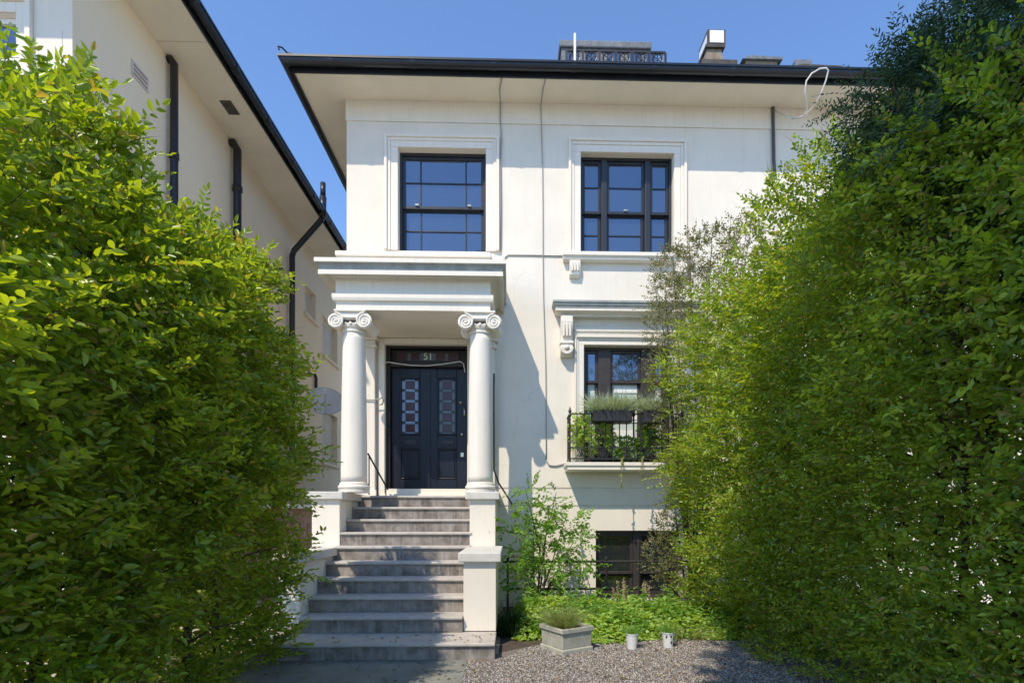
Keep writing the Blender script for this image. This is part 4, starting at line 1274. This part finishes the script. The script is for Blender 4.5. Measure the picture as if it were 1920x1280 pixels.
# balcony boxes hung on the railing
def window_box(u0, u1, v0, v1, label, plabel, seed):
    y0 = RY - .13
    xa, xb = X(u0, y0), X(u1, y0)
    z0, z1 = Z(v1, (u0 + u1) / 2, y0), Z(v0, (u0 + u1) / 2, y0)
    e = empty('window_box', ((xa + xb) / 2, RY - .03, z0), label, 'planter')
    m = MB()
    m.box(xa, xb, y0, y0 + .012, z0, z1); m.box(xa, xb, y0 + .22, y0 + .232, z0, z1)
    m.box(xa, xa + .012, y0 + .0125, y0 + .2195, z0, z1); m.box(xb - .012, xb, y0 + .0125, y0 + .2195, z0, z1); m.box(xa + .0125, xb - .0125, y0 + .0125, y0 + .2195, z0, z0 + .015)
    m.build('box', 'planter_black', e, bevel=.004)
    k = max(3, int((xb - xa) / .09))
    for i in range(k):
        x0 = xa + (xb - xa) * i / k
        bx('slat', 'planter_black', e, x0 + .004, x0 + (xb - xa) / k - .004, y0 - .008, y0 - .0005, z0 + .01, z1 - .01, bevel=.003)
    bx('soil', 'soil', e, xa + .013, xb - .013, y0 + .013, y0 + .219, z1 - .05, z1 - .04)
    rg = np.random.default_rng(seed)
    def fn(r, n):
        P = np.stack([r.uniform(xa + .02, xb - .02, n), r.uniform(y0 + .03, y0 + .2, n), np.full(n, z1 - .05)], 1)
        t = (P[:, 0] - (xa + xb) / 2) / (xb - xa) * 2
        d = np.stack([t * .5 + r.normal(size=n) * .35, r.normal(size=n) * .4 - .12, np.full(n, 1.0)], 1)
        return P, d, r.uniform(.22, .52, n), r.uniform(.009, .015, n), r.uniform(.1, .6, n)
    v, f = blades(1900 if xb - xa > .5 else 620, fn, rg)
    props(np_mesh('box_grass', v, f, 'blue_grass'), plabel, 'grass')
window_box(1113, 1186, 768, 790, 'long black slatted planter box hooked on the balcony rail', 'blue-green feathery grass in the long black planter box', 31)
window_box(1208, 1250, 768, 792, 'short black planter box on the balcony rail, nearest the right hedge', 'blue-green grass in the short planter box beside the right hedge', 32)

# ================================================================== FOLIAGE
def leafy(name, label, cat, P, Dn, up, Ls, nl, leafL, leafW, m, seed, parent=None, spread=.95, jitter=.35, group=None, kind=None, fold=.25):
    rg = np.random.default_rng(seed)
    p, d, nn, l, w_ = shoots(P, Dn, up, Ls, nl, leafL, leafW, rg, spread, jitter)
    v, f = leaf_geo(p, d, nn, l, w_, fold)
    o = np_mesh(name, v, f, m, parent)
    return props(o, label, cat, group, kind)

def hedge(name, label, side, facef, back, y0, y1, topf, m, seed, n, leafL, leafW, endfade=.5, roundness=.35, nbig=240, nspray=1900, core=.08, ninner=0, relief=1.0):
    """a clipped-then-grown hedge along the drive: face = x of the drive side, back = x of the far side"""
    rg = np.random.default_rng(seed)
    face = float(facef(np.array([(y0 + y1) / 2]))[0])
    cxm = (face + back) / 2
    root = empty(name, (cxm, (y0 + y1) / 2, 0), label, 'hedge')
    pts = []; outs = []; dms = []; tot = 0
    while tot < n:
        k = n * 2
        q = np.stack([rg.uniform(min(face, back) - .6, max(face, back) + .6, k), rg.uniform(y0 - .3, y1 + .3, k), rg.uniform(.02, 5.2, k)], 1)
        qs = q * np.array([1.0, 1.0, 1.7])
        nz = wob(q, seed + 1, 2.2) * .18 + wob(qs, seed + 2, 4.6) * .26 * relief
        top = topf(q[:, 1]) + wob(q * np.array([1, 1, 0]), seed + 3, 3.0) * .16
        s = np.sign(face - back)
        belly = .36 * np.clip((q[:, 2] - .2) / 1.7, 0, 1) - .20 - roundness * np.clip((q[:, 2] - 1.9) / (top - 1.9), 0, 1.2) ** 2
        dface = s * (facef(q[:, 1]) - q[:, 0]) + nz + belly
        dback = s * (q[:, 0] - back) + nz
        dtop = top - q[:, 2] + nz * .7
        dend = (y1 - q[:, 1]) + nz - np.clip((q[:, 2] - 2.6), 0, 3) * endfade * .3
        dsta = q[:, 1] - y0 + nz
        dmin = np.minimum.reduce([dface, dback, dtop, dend, dsta])
        clump_ = wob(q, seed + 5, 7.5)
        pr_ = np.where(dmin < 0, 0, np.exp(-dmin / .17)) * np.where(clump_ > -.5, 1.0, .15) + np.where(dmin > .2, core, 0)
        ok = rg.uniform(0, 1, k) < pr_
        q = q[ok]; g_ = np.stack([dface, dback, dtop, dend, dsta], 1)[ok]
        wts = np.exp(-g_ / .22)
        dirs = (wts[:, 0:1] * np.array([[s, 0, 0]]) + wts[:, 1:2] * np.array([[-s, 0, 0]]) + wts[:, 2:3] * np.array([[0, 0, 1.0]]) + wts[:, 3:4] * np.array([[0, 1.0, 0]]) + wts[:, 4:5] * np.array([[0, -1.0, 0]]))
        pts.append(q); outs.append(dirs); dms.append(dmin[ok]); tot += len(q)
    P = np.concatenate(pts)[:n]; O = unit(np.concatenate(outs)[:n])
    DM = np.concatenate(dms)[:n]
    Dn = O * .75 + np.array([0, 0, .45]) + rg.normal(size=P.shape) * .48
    Ls = rg.uniform(.12, .30, len(P))
    up = np.array([[0, 0, 1.0]]) + O * .4 + rg.normal(size=P.shape) * .42
    p, d, nn, l, w_ = shoots(P, Dn, up, Ls, 9, leafL, leafW, rg, .9, .5)
    # long whippy leaders along the top
    ntip = 110
    ty = rg.uniform(y0, y1, ntip)
    tp = np.stack([cxm + (face - back) * rg.uniform(-.4, .22, ntip), ty, topf(ty) - .28], 1)
    td = np.array([[0, 0, 1.0]]) + rg.normal(size=(ntip, 3)) * .28
    p2, d2, n2, l2, w2_ = shoots(tp, td, rg.normal(size=(ntip, 3)) + np.array([[.3, -.8, .2]]), rg.uniform(.25, .6, ntip), 15, leafL * .95, leafW, rg, .9, .4)
    # longer sprays lean out of the surface in tiers
    cand = np.where(DM < .16)[0]
    pick = rg.choice(cand, min(nspray, len(cand)), replace=False)
    ns = len(pick)
    s = np.sign(face - back)
    sdv = O[pick] * .9 + np.stack([rg.normal(size=ns) * .25, rg.normal(size=ns) * .35, rg.uniform(.05, 1.0, ns)], 1)
    p3, d3_, n3, l3, w3_ = shoots(P[pick], sdv, np.array([[0, 0, 1.0]]) + O[pick] * .15 + rg.normal(size=(ns, 3)) * .30, rg.uniform(.16, .42, ns), 13, leafL * 1.08, leafW * 1.05, rg, .9, .34)
    # shaded inner foliage fills the heart of the hedge
    ci = np.where(DM > .18)[0]
    ci = rg.choice(ci, ninner)
    p4, d4, n4, l4, w4_ = shoots(P[ci] + rg.normal(size=(ninner, 3)) * .07, rg.normal(size=(ninner, 3)), rg.normal(size=(ninner, 3)), rg.uniform(.15, .3, ninner), 7, leafL * 1.35, leafW * 1.45, rg, .95, .5)
    p3, d3_, n3, l3, w3_ = [np.concatenate(z_) for z_ in ((p3, p4), (d3_, d4), (n3, n4), (l3, l4), (w3_, w4_))]
    P_ = np.concatenate([p, p2, p3]); D_ = np.concatenate([d, d2, d3_]); N_ = np.concatenate([nn, n2, n3]); L_ = np.concatenate([l, l2, l3]); Wd = np.concatenate([w_, w2_, w3_])
    # nearest leaves are picked out singly, the rest stay one mass
    a = (P_[:, 0] + .02765 * 0) / np.maximum(P_[:, 1], .1)
    vis = (np.abs(a) < .93) & (P_[:, 1] > .6) & (P_[:, 2] > .0) & ((P_[:, 2] - EYE) / P_[:, 1] < .93) & ((P_[:, 2] - EYE) / P_[:, 1] > -.28)
    outness = s * (P_[:, 0] - face)
    score = np.where(vis, L_ / P_[:, 1] + np.clip(outness, -.3, .4) * .05, -1)
    big = np.argsort(-score)[:nbig]
    mask = np.ones(len(P_), bool); mask[big] = False
    v, f = leaf_geo(P_[mask], D_[mask], N_[mask], L_[mask], Wd[mask])
    props(np_mesh('foliage', v, f, m, root), kind='stuff')
    # shared leaf blades placed one by one
    lv, lf_ = leaf_geo(np.zeros((1, 3)), np.array([[0, 1.0, 0]]), np.array([[0, 0, 1.0]]), np.array([1.0]), np.array([.46]))
    me = bpy.data.meshes.new('leaf_blade')
    me.from_pydata([tuple(x) for x in lv], [], [tuple(int(i) for i in x) for x in lf_])
    me.materials.append(MATS[m])
    from mathutils import Matrix
    for i in big:
        dd = Vector(D_[i]).normalized(); n_ = Vector(N_[i]); n_ = (n_ - dd * n_.dot(dd)).normalized(); sdd = dd.cross(n_)
        o = bpy.data.objects.new('leaf', me)
        COL.objects.link(o)
        o.parent = root
        mt = Matrix((sdd, dd, n_)).transposed().to_4x4() @ Matrix.Diagonal((Wd[i] / .46, L_[i], L_[i], 1))
        mt.translation = Vector(P_[i]) - wpos(root)
        o.matrix_local = mt
    # fine twigs carrying the sprays
    tb = np.concatenate([P[pick], tp, P[rg.choice(len(P), 2500, replace=False)]])
    k3 = len(tb) - ns - ntip
    td_ = np.concatenate([sdv, td, rg.normal(size=(k3, 3)) * .5 + np.array([0, 0, .3])])
    tl = np.concatenate([rg.uniform(.25, .45, ns), rg.uniform(.3, .55, ntip), rg.uniform(.2, .4, k3)])
    tv, tf = blades(len(tb), lambda r_, k_: (tb, td_, tl, np.full(k_, .0065), np.full(k_, .22)), rg, 3)
    props(np_mesh('twigs', tv, tf, 'twig', root), kind='stuff')
    # stems
    for i in range(int((y1 - y0) / .38)):
        yy = y0 + .2 + i * .38 + rg.uniform(-.08, .08)
        xx = cxm + rg.uniform(-.12, .12)
        h = topf(np.array([yy]))[0] * .92
        st = MB()
        pts_ = [(xx + wob(np.array([[i * 3., z, 0]]), 5, 1.)[0] * .12, yy + wob(np.array([[i * 5., 9, z]]), 6, 1.)[0] * .12, z) for z in np.linspace(0, h, 8)]
        st.tube(pts_, [.035 * (1 - .75 * q / 7) for q in range(8)], 6)
        for b in range(12):
            t = rg.uniform(.12, .9); bp = Vector(pts_[int(t * 7)])
            a_ = rg.uniform(0, 6.28); ll = rg.uniform(.3, .65)
            e_ = bp + Vector((math.cos(a_) * ll, math.sin(a_) * ll, ll * rg.uniform(.3, .9)))
            st.tube([bp, (bp + e_) / 2 + Vector((0, 0, .04)), e_], [.013, .009, .004], 5)
        st.build('stem', 'bark', root)
    return root

def top_left(y):
    return np.interp(y, [1.4, 2.3, 2.7, 3.1, 3.5, 3.9, 4.4, 5.0, 5.4], [3.0, 3.1, 3.35, 3.85, 3.4, 3.5, 3.65, 3.45, 3.1])
def top_right(y):
    return np.interp(y, [1.6, 2.4, 3.0, 3.6, 4.4, 5.2, 6.2, 7.2], [3.6, 3.7, 3.9, 4.3, 4.4, 4.25, 4.1, 3.95])
hedge('hedge', 'tall leafy hedge on the left, bright yellow-green along its sunlit top', 1, lambda y: np.interp(y, [1, 3, 4.0, 5.2], [-2.20, -2.20, -2.16, -2.10]), -2.85, 1.2, 5.08, top_left, 'hedge_leaf', 41, 10500, .067, .033, nspray=1900, ninner=1500)
hedge('hedge', 'tall leafy hedge on the right of the gravel, dark at its near end', -1, lambda y: np.interp(y, [1, 3, 4.6, 5.8, 7.1], [2.58, 2.54, 2.48, 2.36, 2.22]), 3.95, 1.6, 7.1, top_right, 'hedge_leaf_right', 57, 21000, .052, .027, core=.22, ninner=6500, nspray=2400)

# grey-leaved shrub behind the right hedge, against the house
def shrub_mass(name, label, cat, centres, n, leafL, leafW, m, seed, nl=8, Ls=(.12, .26), stem_xy=None, upb=.5, spread=.9, z0=0.0, sr=.022):
    rg = np.random.default_rng(seed)
    root = empty(name, (stem_xy[0], stem_xy[1], z0), label, cat)
    tot = sum(c[3] * c[4] * c[5] for c in centres)
    Ps, Os = [], []
    for cx, cy_, cz, rx, ry_, rz in centres:
        k = max(6, int(n * rx * ry_ * rz / tot))
        u_ = unit(rg.normal(size=(k, 3))); rr = rg.uniform(.25, 1.0, (k, 1)) ** .45
        Ps.append(np.array([cx, cy_, cz]) + u_ * rr * np.array([rx, ry_, rz])); Os.append(u_)
    P = np.concatenate(Ps); O = np.concatenate(Os)
    P[:, 2] = np.maximum(P[:, 2], .03)
    D_ = O * .6 + np.array([0, 0, upb]) + rg.normal(size=P.shape) * .45
    o = leafy('foliage', None, None, P, D_, np.array([[0, 0, 1.0]]) + rg.normal(size=P.shape) * .4, rg.uniform(*Ls, len(P)), nl, leafL, leafW, m, seed + 1, root, spread, .45)
    o['kind'] = 'stuff'
    st = MB()
    for cx, cy_, cz, rx, ry_, rz in centres:
        b0 = Vector((stem_xy[0] + rg.normal() * .04, stem_xy[1] + rg.normal() * .04, z0))
        e_ = Vector((cx, cy_, cz + rz * .6))
        mid = (b0 * .45 + e_ * .55) + Vector((rg.normal() * .06, rg.normal() * .06, 0))
        st.tube([b0, mid, e_], [sr, sr * .6, .004], 6)
        for q in range(4):
            t = rg.uniform(.4, .95); bp = b0.lerp(e_, t)
            e2 = bp + Vector((rg.normal() * rx * .6, rg.normal() * ry_ * .6, abs(rg.normal()) * rz * .4))
            st.tube([bp, e2], [.007, .003], 5)
    st.build('stem', 'bark', root)
    return root

SY = 7.62
cs = []
for u, v, ru, rv in [(1265, 500, 34, 40), (1330, 480, 40, 40), (1395, 470, 34, 44), (1372, 436, 9, 26), (1400, 432, 8, 20), (1290, 462, 12, 24), (1242, 560, 30, 36), (1235, 620, 30, 40), (1240, 700, 30, 50),
                     (1330, 560, 70, 60), (1260, 780, 34, 60), (1275, 880, 30, 60), (1262, 975, 30, 40), (1245, 1040, 34, 40), (1285, 1080, 34, 50), (1230, 1075, 18, 24)]:
    cs.append((X(u, SY), SY + random.uniform(-.2, .15), Z(v, u, SY), ru * SY / F, .30, rv * SY / F))
shrub_mass('grey_shrub', 'thin grey-green shrub between the right hedge and the house wall', 'shrub', cs, 2300, .042, .020, 'grey_leaf', 71, 9, (.10, .24), (X(1300, SY), SY), .7)

# dark feathery yew at the top right
cs = []
YY = 3.15
for u, v, r in [(1710, 130, 40), (1735, 80, 45), (1790, 90, 60), (1740, 220, 50), (1690, 290, 35), (1850, 50, 90), (1950, 40, 110), (1830, 190, 90), (1890, 290, 90), (1960, 180, 110), (1780, 180, 50), (1990, 420, 110), (1920, 430, 80), (1850, 380, 60), (1890, 520, 60), (1960, 600, 70)]:
    cs.append((X(u, YY), YY + random.uniform(-.25, .5), Z(v, u, YY), r * YY / F, .35, r * .75 * YY / F))
shrub_mass('yew_tree', 'dark feathery evergreen rising above the right hedge', 'tree', cs, 4200, .042, .012, 'yew_leaf', 83, 20, (.18, .36), (X(1900, YY) + .5, YY + .3), .1, 1.3)

# young tree with pinnate leaves beside the porch
YT = 7.55
cs = []
for u, v, ru, rv in [(985, 935, 22, 22), (965, 985, 26, 20), (1000, 1000, 34, 26), (1030, 960, 26, 20), (1045, 930, 12, 14), (1060, 985, 34, 16), (1075, 1025, 30, 16), (1020, 1040, 40, 22), (975, 1045, 34, 20),
                     (1000, 1075, 44, 24), (1055, 1078, 30, 18), (1090, 1062, 26, 10), (1100, 1015, 14, 8)]:
    cs.append((X(u, YT), YT + random.uniform(-.25, .2), Z(v, u, YT), ru * YT / F, .22, rv * YT / F))
shrub_mass('young_tree', 'slender young tree with fresh green leaflets beside the porch', 'tree', cs, 250, .08, .042, 'fresh_leaf', 91, 11, (.22, .36), (X(1000, YT), YT), .15, 1.0, sr=.013)

# planting bed: a mass of low leaves
def bed(name, label, xa, xb, ya, yb_, hfun, n, L, Wd, m, seed, vert=.55):
    rg = np.random.default_rng(seed)
    P = np.stack([rg.uniform(xa, xb, n), rg.uniform(ya, yb_, n), np.zeros(n)], 1)
    h = hfun(P[:, 0], P[:, 1])
    ok = h > .02
    P = P[ok]; h = h[ok]; k = len(P)
    P[:, 2] = h * rg.uniform(.12, 1.0, k) ** .6
    a = rg.uniform(0, 6.28, k)
    d = np.stack([np.cos(a), np.sin(a), rg.uniform(-.15, vert, k)], 1)
    nn = np.array([[0, 0, 1.0]]) + rg.normal(size=(k, 3)) * .45
    v, f = leaf_geo(P, d, nn, L * rg.uniform(.6, 1.25, k), Wd * rg.uniform(.7, 1.2, k), .2, .2)
    return props(np_mesh(name, v, f, m), label, 'ground cover', kind='stuff')
def hbed(x, y):
    front = 6.02 + .10 * np.sin(x * 4.3) + np.clip(x - 1.5, 0, 2) * .12
    e = np.clip((y - front) / .35, 0, 1) * np.clip((7.75 - y) / .3, 0, 1) * np.clip((x - .02) / .15, 0, 1)
    p = np.stack([x, y, 0 * x], 1)
    return e * (.30 + .12 * wob(p, 301, 5) + .05 * wob(p, 302, 13))
bed('bed_plants', 'low bright green leafy plants filling the bed under the window', .05, 2.95, 5.9, 7.75, hbed, 15000, .055, .042, 'bed_leaf', 303)
def hbed2(x, y):
    p = np.stack([x, y, 0 * x], 1)
    return hbed(x, y) * np.where(wob(p, 311, 3.5) > .1, 1.35, 0)
bed('bed_plants', 'taller deeper green plants dotted through the bed under the window', .05, 2.95, 6.2, 7.75, hbed2, 6500, .085, .034, 'fresh_leaf', 312, .9)
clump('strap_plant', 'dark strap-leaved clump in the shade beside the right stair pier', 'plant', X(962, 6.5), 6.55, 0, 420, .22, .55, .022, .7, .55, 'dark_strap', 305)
clump('strap_plant', 'pale arching day-lily leaves at the front of the bed near the right hedge', 'plant', X(1285, 6.25), 6.35, 0, 320, .28, .40, .016, .9, .6, 'pale_grass', 306)
# dry flower spikes
for i, (u, v) in enumerate([(1146, 1108), (1160, 1096), (1171, 1090), (1178, 1100), (1206, 1094), (1214, 1098), (1222, 1104)]):
    D_ = 7.1 + .08 * math.sin(i * 2.1)
    xc = X(u, D_); zt = Z(v - 6, u, D_)
    e = empty('dry_flower_spike', (xc, D_, 0), ['leftmost dry flower spike in the bed below the basement window', 'second dry flower spike from the left in the bed', 'tallest dry flower spike left of the window mullion',
              'fourth dry flower spike from the left in the bed', 'third dry flower spike from the right in the bed', 'second dry flower spike from the right in the bed', 'rightmost dry flower spike, nearest the right hedge'][i], 'dry flower', 'dry flower spikes in the bed')
    lean = random.uniform(-.05, .05)
    MB().tube([(xc, D_, 0), (xc + lean * .4, D_, zt * .6), (xc + lean, D_, zt)], [.006, .005, .003], 5).build('stalk', 'straw', e)
    rg = np.random.default_rng(400 + i)
    k = 70
    t = rg.uniform(.62, 1.0, k)
    P = np.stack([xc + lean * t, np.full(k, D_), zt * t], 1)
    d = rg.normal(size=(k, 3)) + np.array([0, 0, .6])
    v_, f_ = leaf_geo(P, d, rg.normal(size=(k, 3)), np.full(k, .032), np.full(k, .012))
    np_mesh('seed_heads', v_, f_, 'straw', e)

# climbers and pots on the balcony
cs = []
BYP = 8.28
for u, v, ru, rv in [(1085, 805, 12, 26), (1108, 800, 22, 16), (1098, 830, 20, 20), (1135, 815, 16, 16)]:
    cs.append((X(u, BYP), BYP, Z(v, u, BYP), ru * BYP / F, .12, rv * BYP / F))
b1 = shrub_mass('balcony_shrub', 'yellow-green bush behind the left end of the balcony railing', 'plant', cs, 190, .060, .036, 'bed_leaf', 501, 8, (.08, .16), (X(1100, BYP), BYP), .4, z0=bt, sr=.008)
cs = []
for u, v, ru, rv in [(1165, 838, 26, 18), (1185, 845, 20, 14)]:
    cs.append((X(u, BYP), BYP, Z(v, u, BYP), ru * BYP / F, .10, rv * BYP / F))
shrub_mass('balcony_shrub', 'low dark green plant behind the middle of the balcony railing', 'plant', cs, 150, .05, .03, 'fresh_leaf', 503, 8, (.06, .12), (X(1170, BYP), BYP), .4, z0=bt, sr=.008)
cs = []
for u, v, ru, rv in [(1218, 820, 18, 24), (1238, 836, 18, 22)]:
    cs.append((X(u, BYP), BYP, Z(v, u, BYP), ru * BYP / F, .10, rv * BYP / F))
shrub_mass('balcony_shrub', 'green plant behind the right end of the balcony railing', 'plant', cs, 150, .055, .03, 'fresh_leaf', 505, 8, (.06, .14), (X(1225, BYP), BYP), .4, z0=bt, sr=.008)
for i, (u0, v1_) in enumerate([(1166, 916), (1203, 905)]):
    yv = BY - .05
    pts = [(X(u0, RY) + .02, RY - .03, bt + .08), (X(u0, yv), yv - .02, bt + .02), (X(u0 - 2, yv), yv - .03, (bt + Z(v1_, u0, yv)) / 2), (X(u0 + (2 if i else -1), yv), yv - .02, Z(v1_, u0, yv))]
    e = empty('trailing_vine', (pts[1][0], yv, Z(v1_, u0, yv)), ['longer pale vine trailing over the edge of the balcony slab', 'shorter pale vine trailing over the balcony slab on the right'][i], 'plant')
    MB().tube(pts, .005, 5).build('vine_stem', 'straw', e)
    rg = np.random.default_rng(600 + i); k = 60; t = rg.uniform(0, 1, k)
    pa_ = np.array(pts); P = np.stack([np.interp(t, [0, .25, .6, 1], pa_[:, j]) for j in range(3)], 1)
    v_, f_ = leaf_geo(P, rg.normal(size=(k, 3)) + np.array([0, -.4, -.3]), rg.normal(size=(k, 3)), rg.uniform(.02, .045, k), rg.uniform(.015, .025, k))
    np_mesh('vine_leaves', v_, f_, 'pale_grass', e)

# street trees behind the viewer: they shade the near end of the right hedge and show in the balcony window
def street_tree(x, y, h, rx, ry_, rz, n, label, seed):
    rg = np.random.default_rng(seed)
    root = empty('street_tree', (x, y, 0), label, 'tree', 'street trees behind the viewer')
    t = MB().tube([(x, y, 0), (x + .05, y, h * .35), (x - .04, y + .05, h * .7), (x, y, h)], [.17, .14, .10, .04], 10)
    tr_ = t.build('trunk', 'bark', root, smooth=True)
    br = MB()
    for i in range(14):
        a = rg.uniform(0, 6.28); z0 = h * rg.uniform(.6, .9)
        e_ = Vector((x + math.cos(a) * rx * .8, y + math.sin(a) * ry_ * .8, h + rg.uniform(-.5, .8) * rz))
        b0 = Vector((x, y, z0))
        br.tube([b0, (b0 + e_) / 2 + Vector((0, 0, .2)), e_], [.055, .035, .01], 6)
    br.build('limb', 'bark', tr_)
    u_ = unit(rg.normal(size=(n, 3))); rr = rg.uniform(.1, 1, (n, 1)) ** .4
    q = u_ * rr
    ok = wob(q * 3.2, seed + 1, 1.4) > -.35
    q = q[ok]; u_ = u_[ok]
    P = np.array([x, y, h]) + q * np.array([rx, ry_, rz])
    o = leafy('crown', None, None, P, u_ * .5 + rg.normal(size=P.shape) * .6, np.array([[0, 0, 1.0]]) + rg.normal(size=P.shape) * .4, rg.uniform(.2, .45, len(P)), 7, .13, .085, 'street_leaf', seed + 2, root)
    o['kind'] = 'stuff'
street_tree(.2, -1.75, 8.6, 1.9, 2.35, 1.7, 6200, 'broad street tree whose shade falls on the near right hedge', 701)
street_tree(5.5, -13, 7.0, 3.6, 3.2, 3.0, 1300, 'round street tree mirrored in the balcony window', 711)
street_tree(-7.0, -16, 6.5, 3.4, 3.2, 2.8, 1200, 'street tree further along, mirrored faintly in the left panes', 721)

# fallen leaves on the gravel, path and lower steps
rg = np.random.default_rng(808)
k = 420
P = np.stack([rg.uniform(-2.3, 3.0, k), rg.uniform(3.9, 6.1, k), np.full(k, .018)], 1)
P[:, 2] = np.where((P[:, 0] < -.15) & (P[:, 1] > 5.30), R_ + .006, P[:, 2])
ok = ~((P[:, 0] < -.15) & (P[:, 1] > 5.72))
P = P[ok]; k = len(P)
v_, f_ = leaf_geo(P, np.stack([rg.normal(size=k), rg.normal(size=k), rg.uniform(0, .25, k)], 1), np.array([[0, 0, 1.0]]) + rg.normal(size=(k, 3)) * .25, rg.uniform(.02, .05, k), rg.uniform(.012, .026, k))
props(np_mesh('fallen_leaves', v_, f_, 'litter_leaf'), 'dry fallen leaves scattered over the gravel, path and bottom step', 'fallen leaves', kind='stuff')
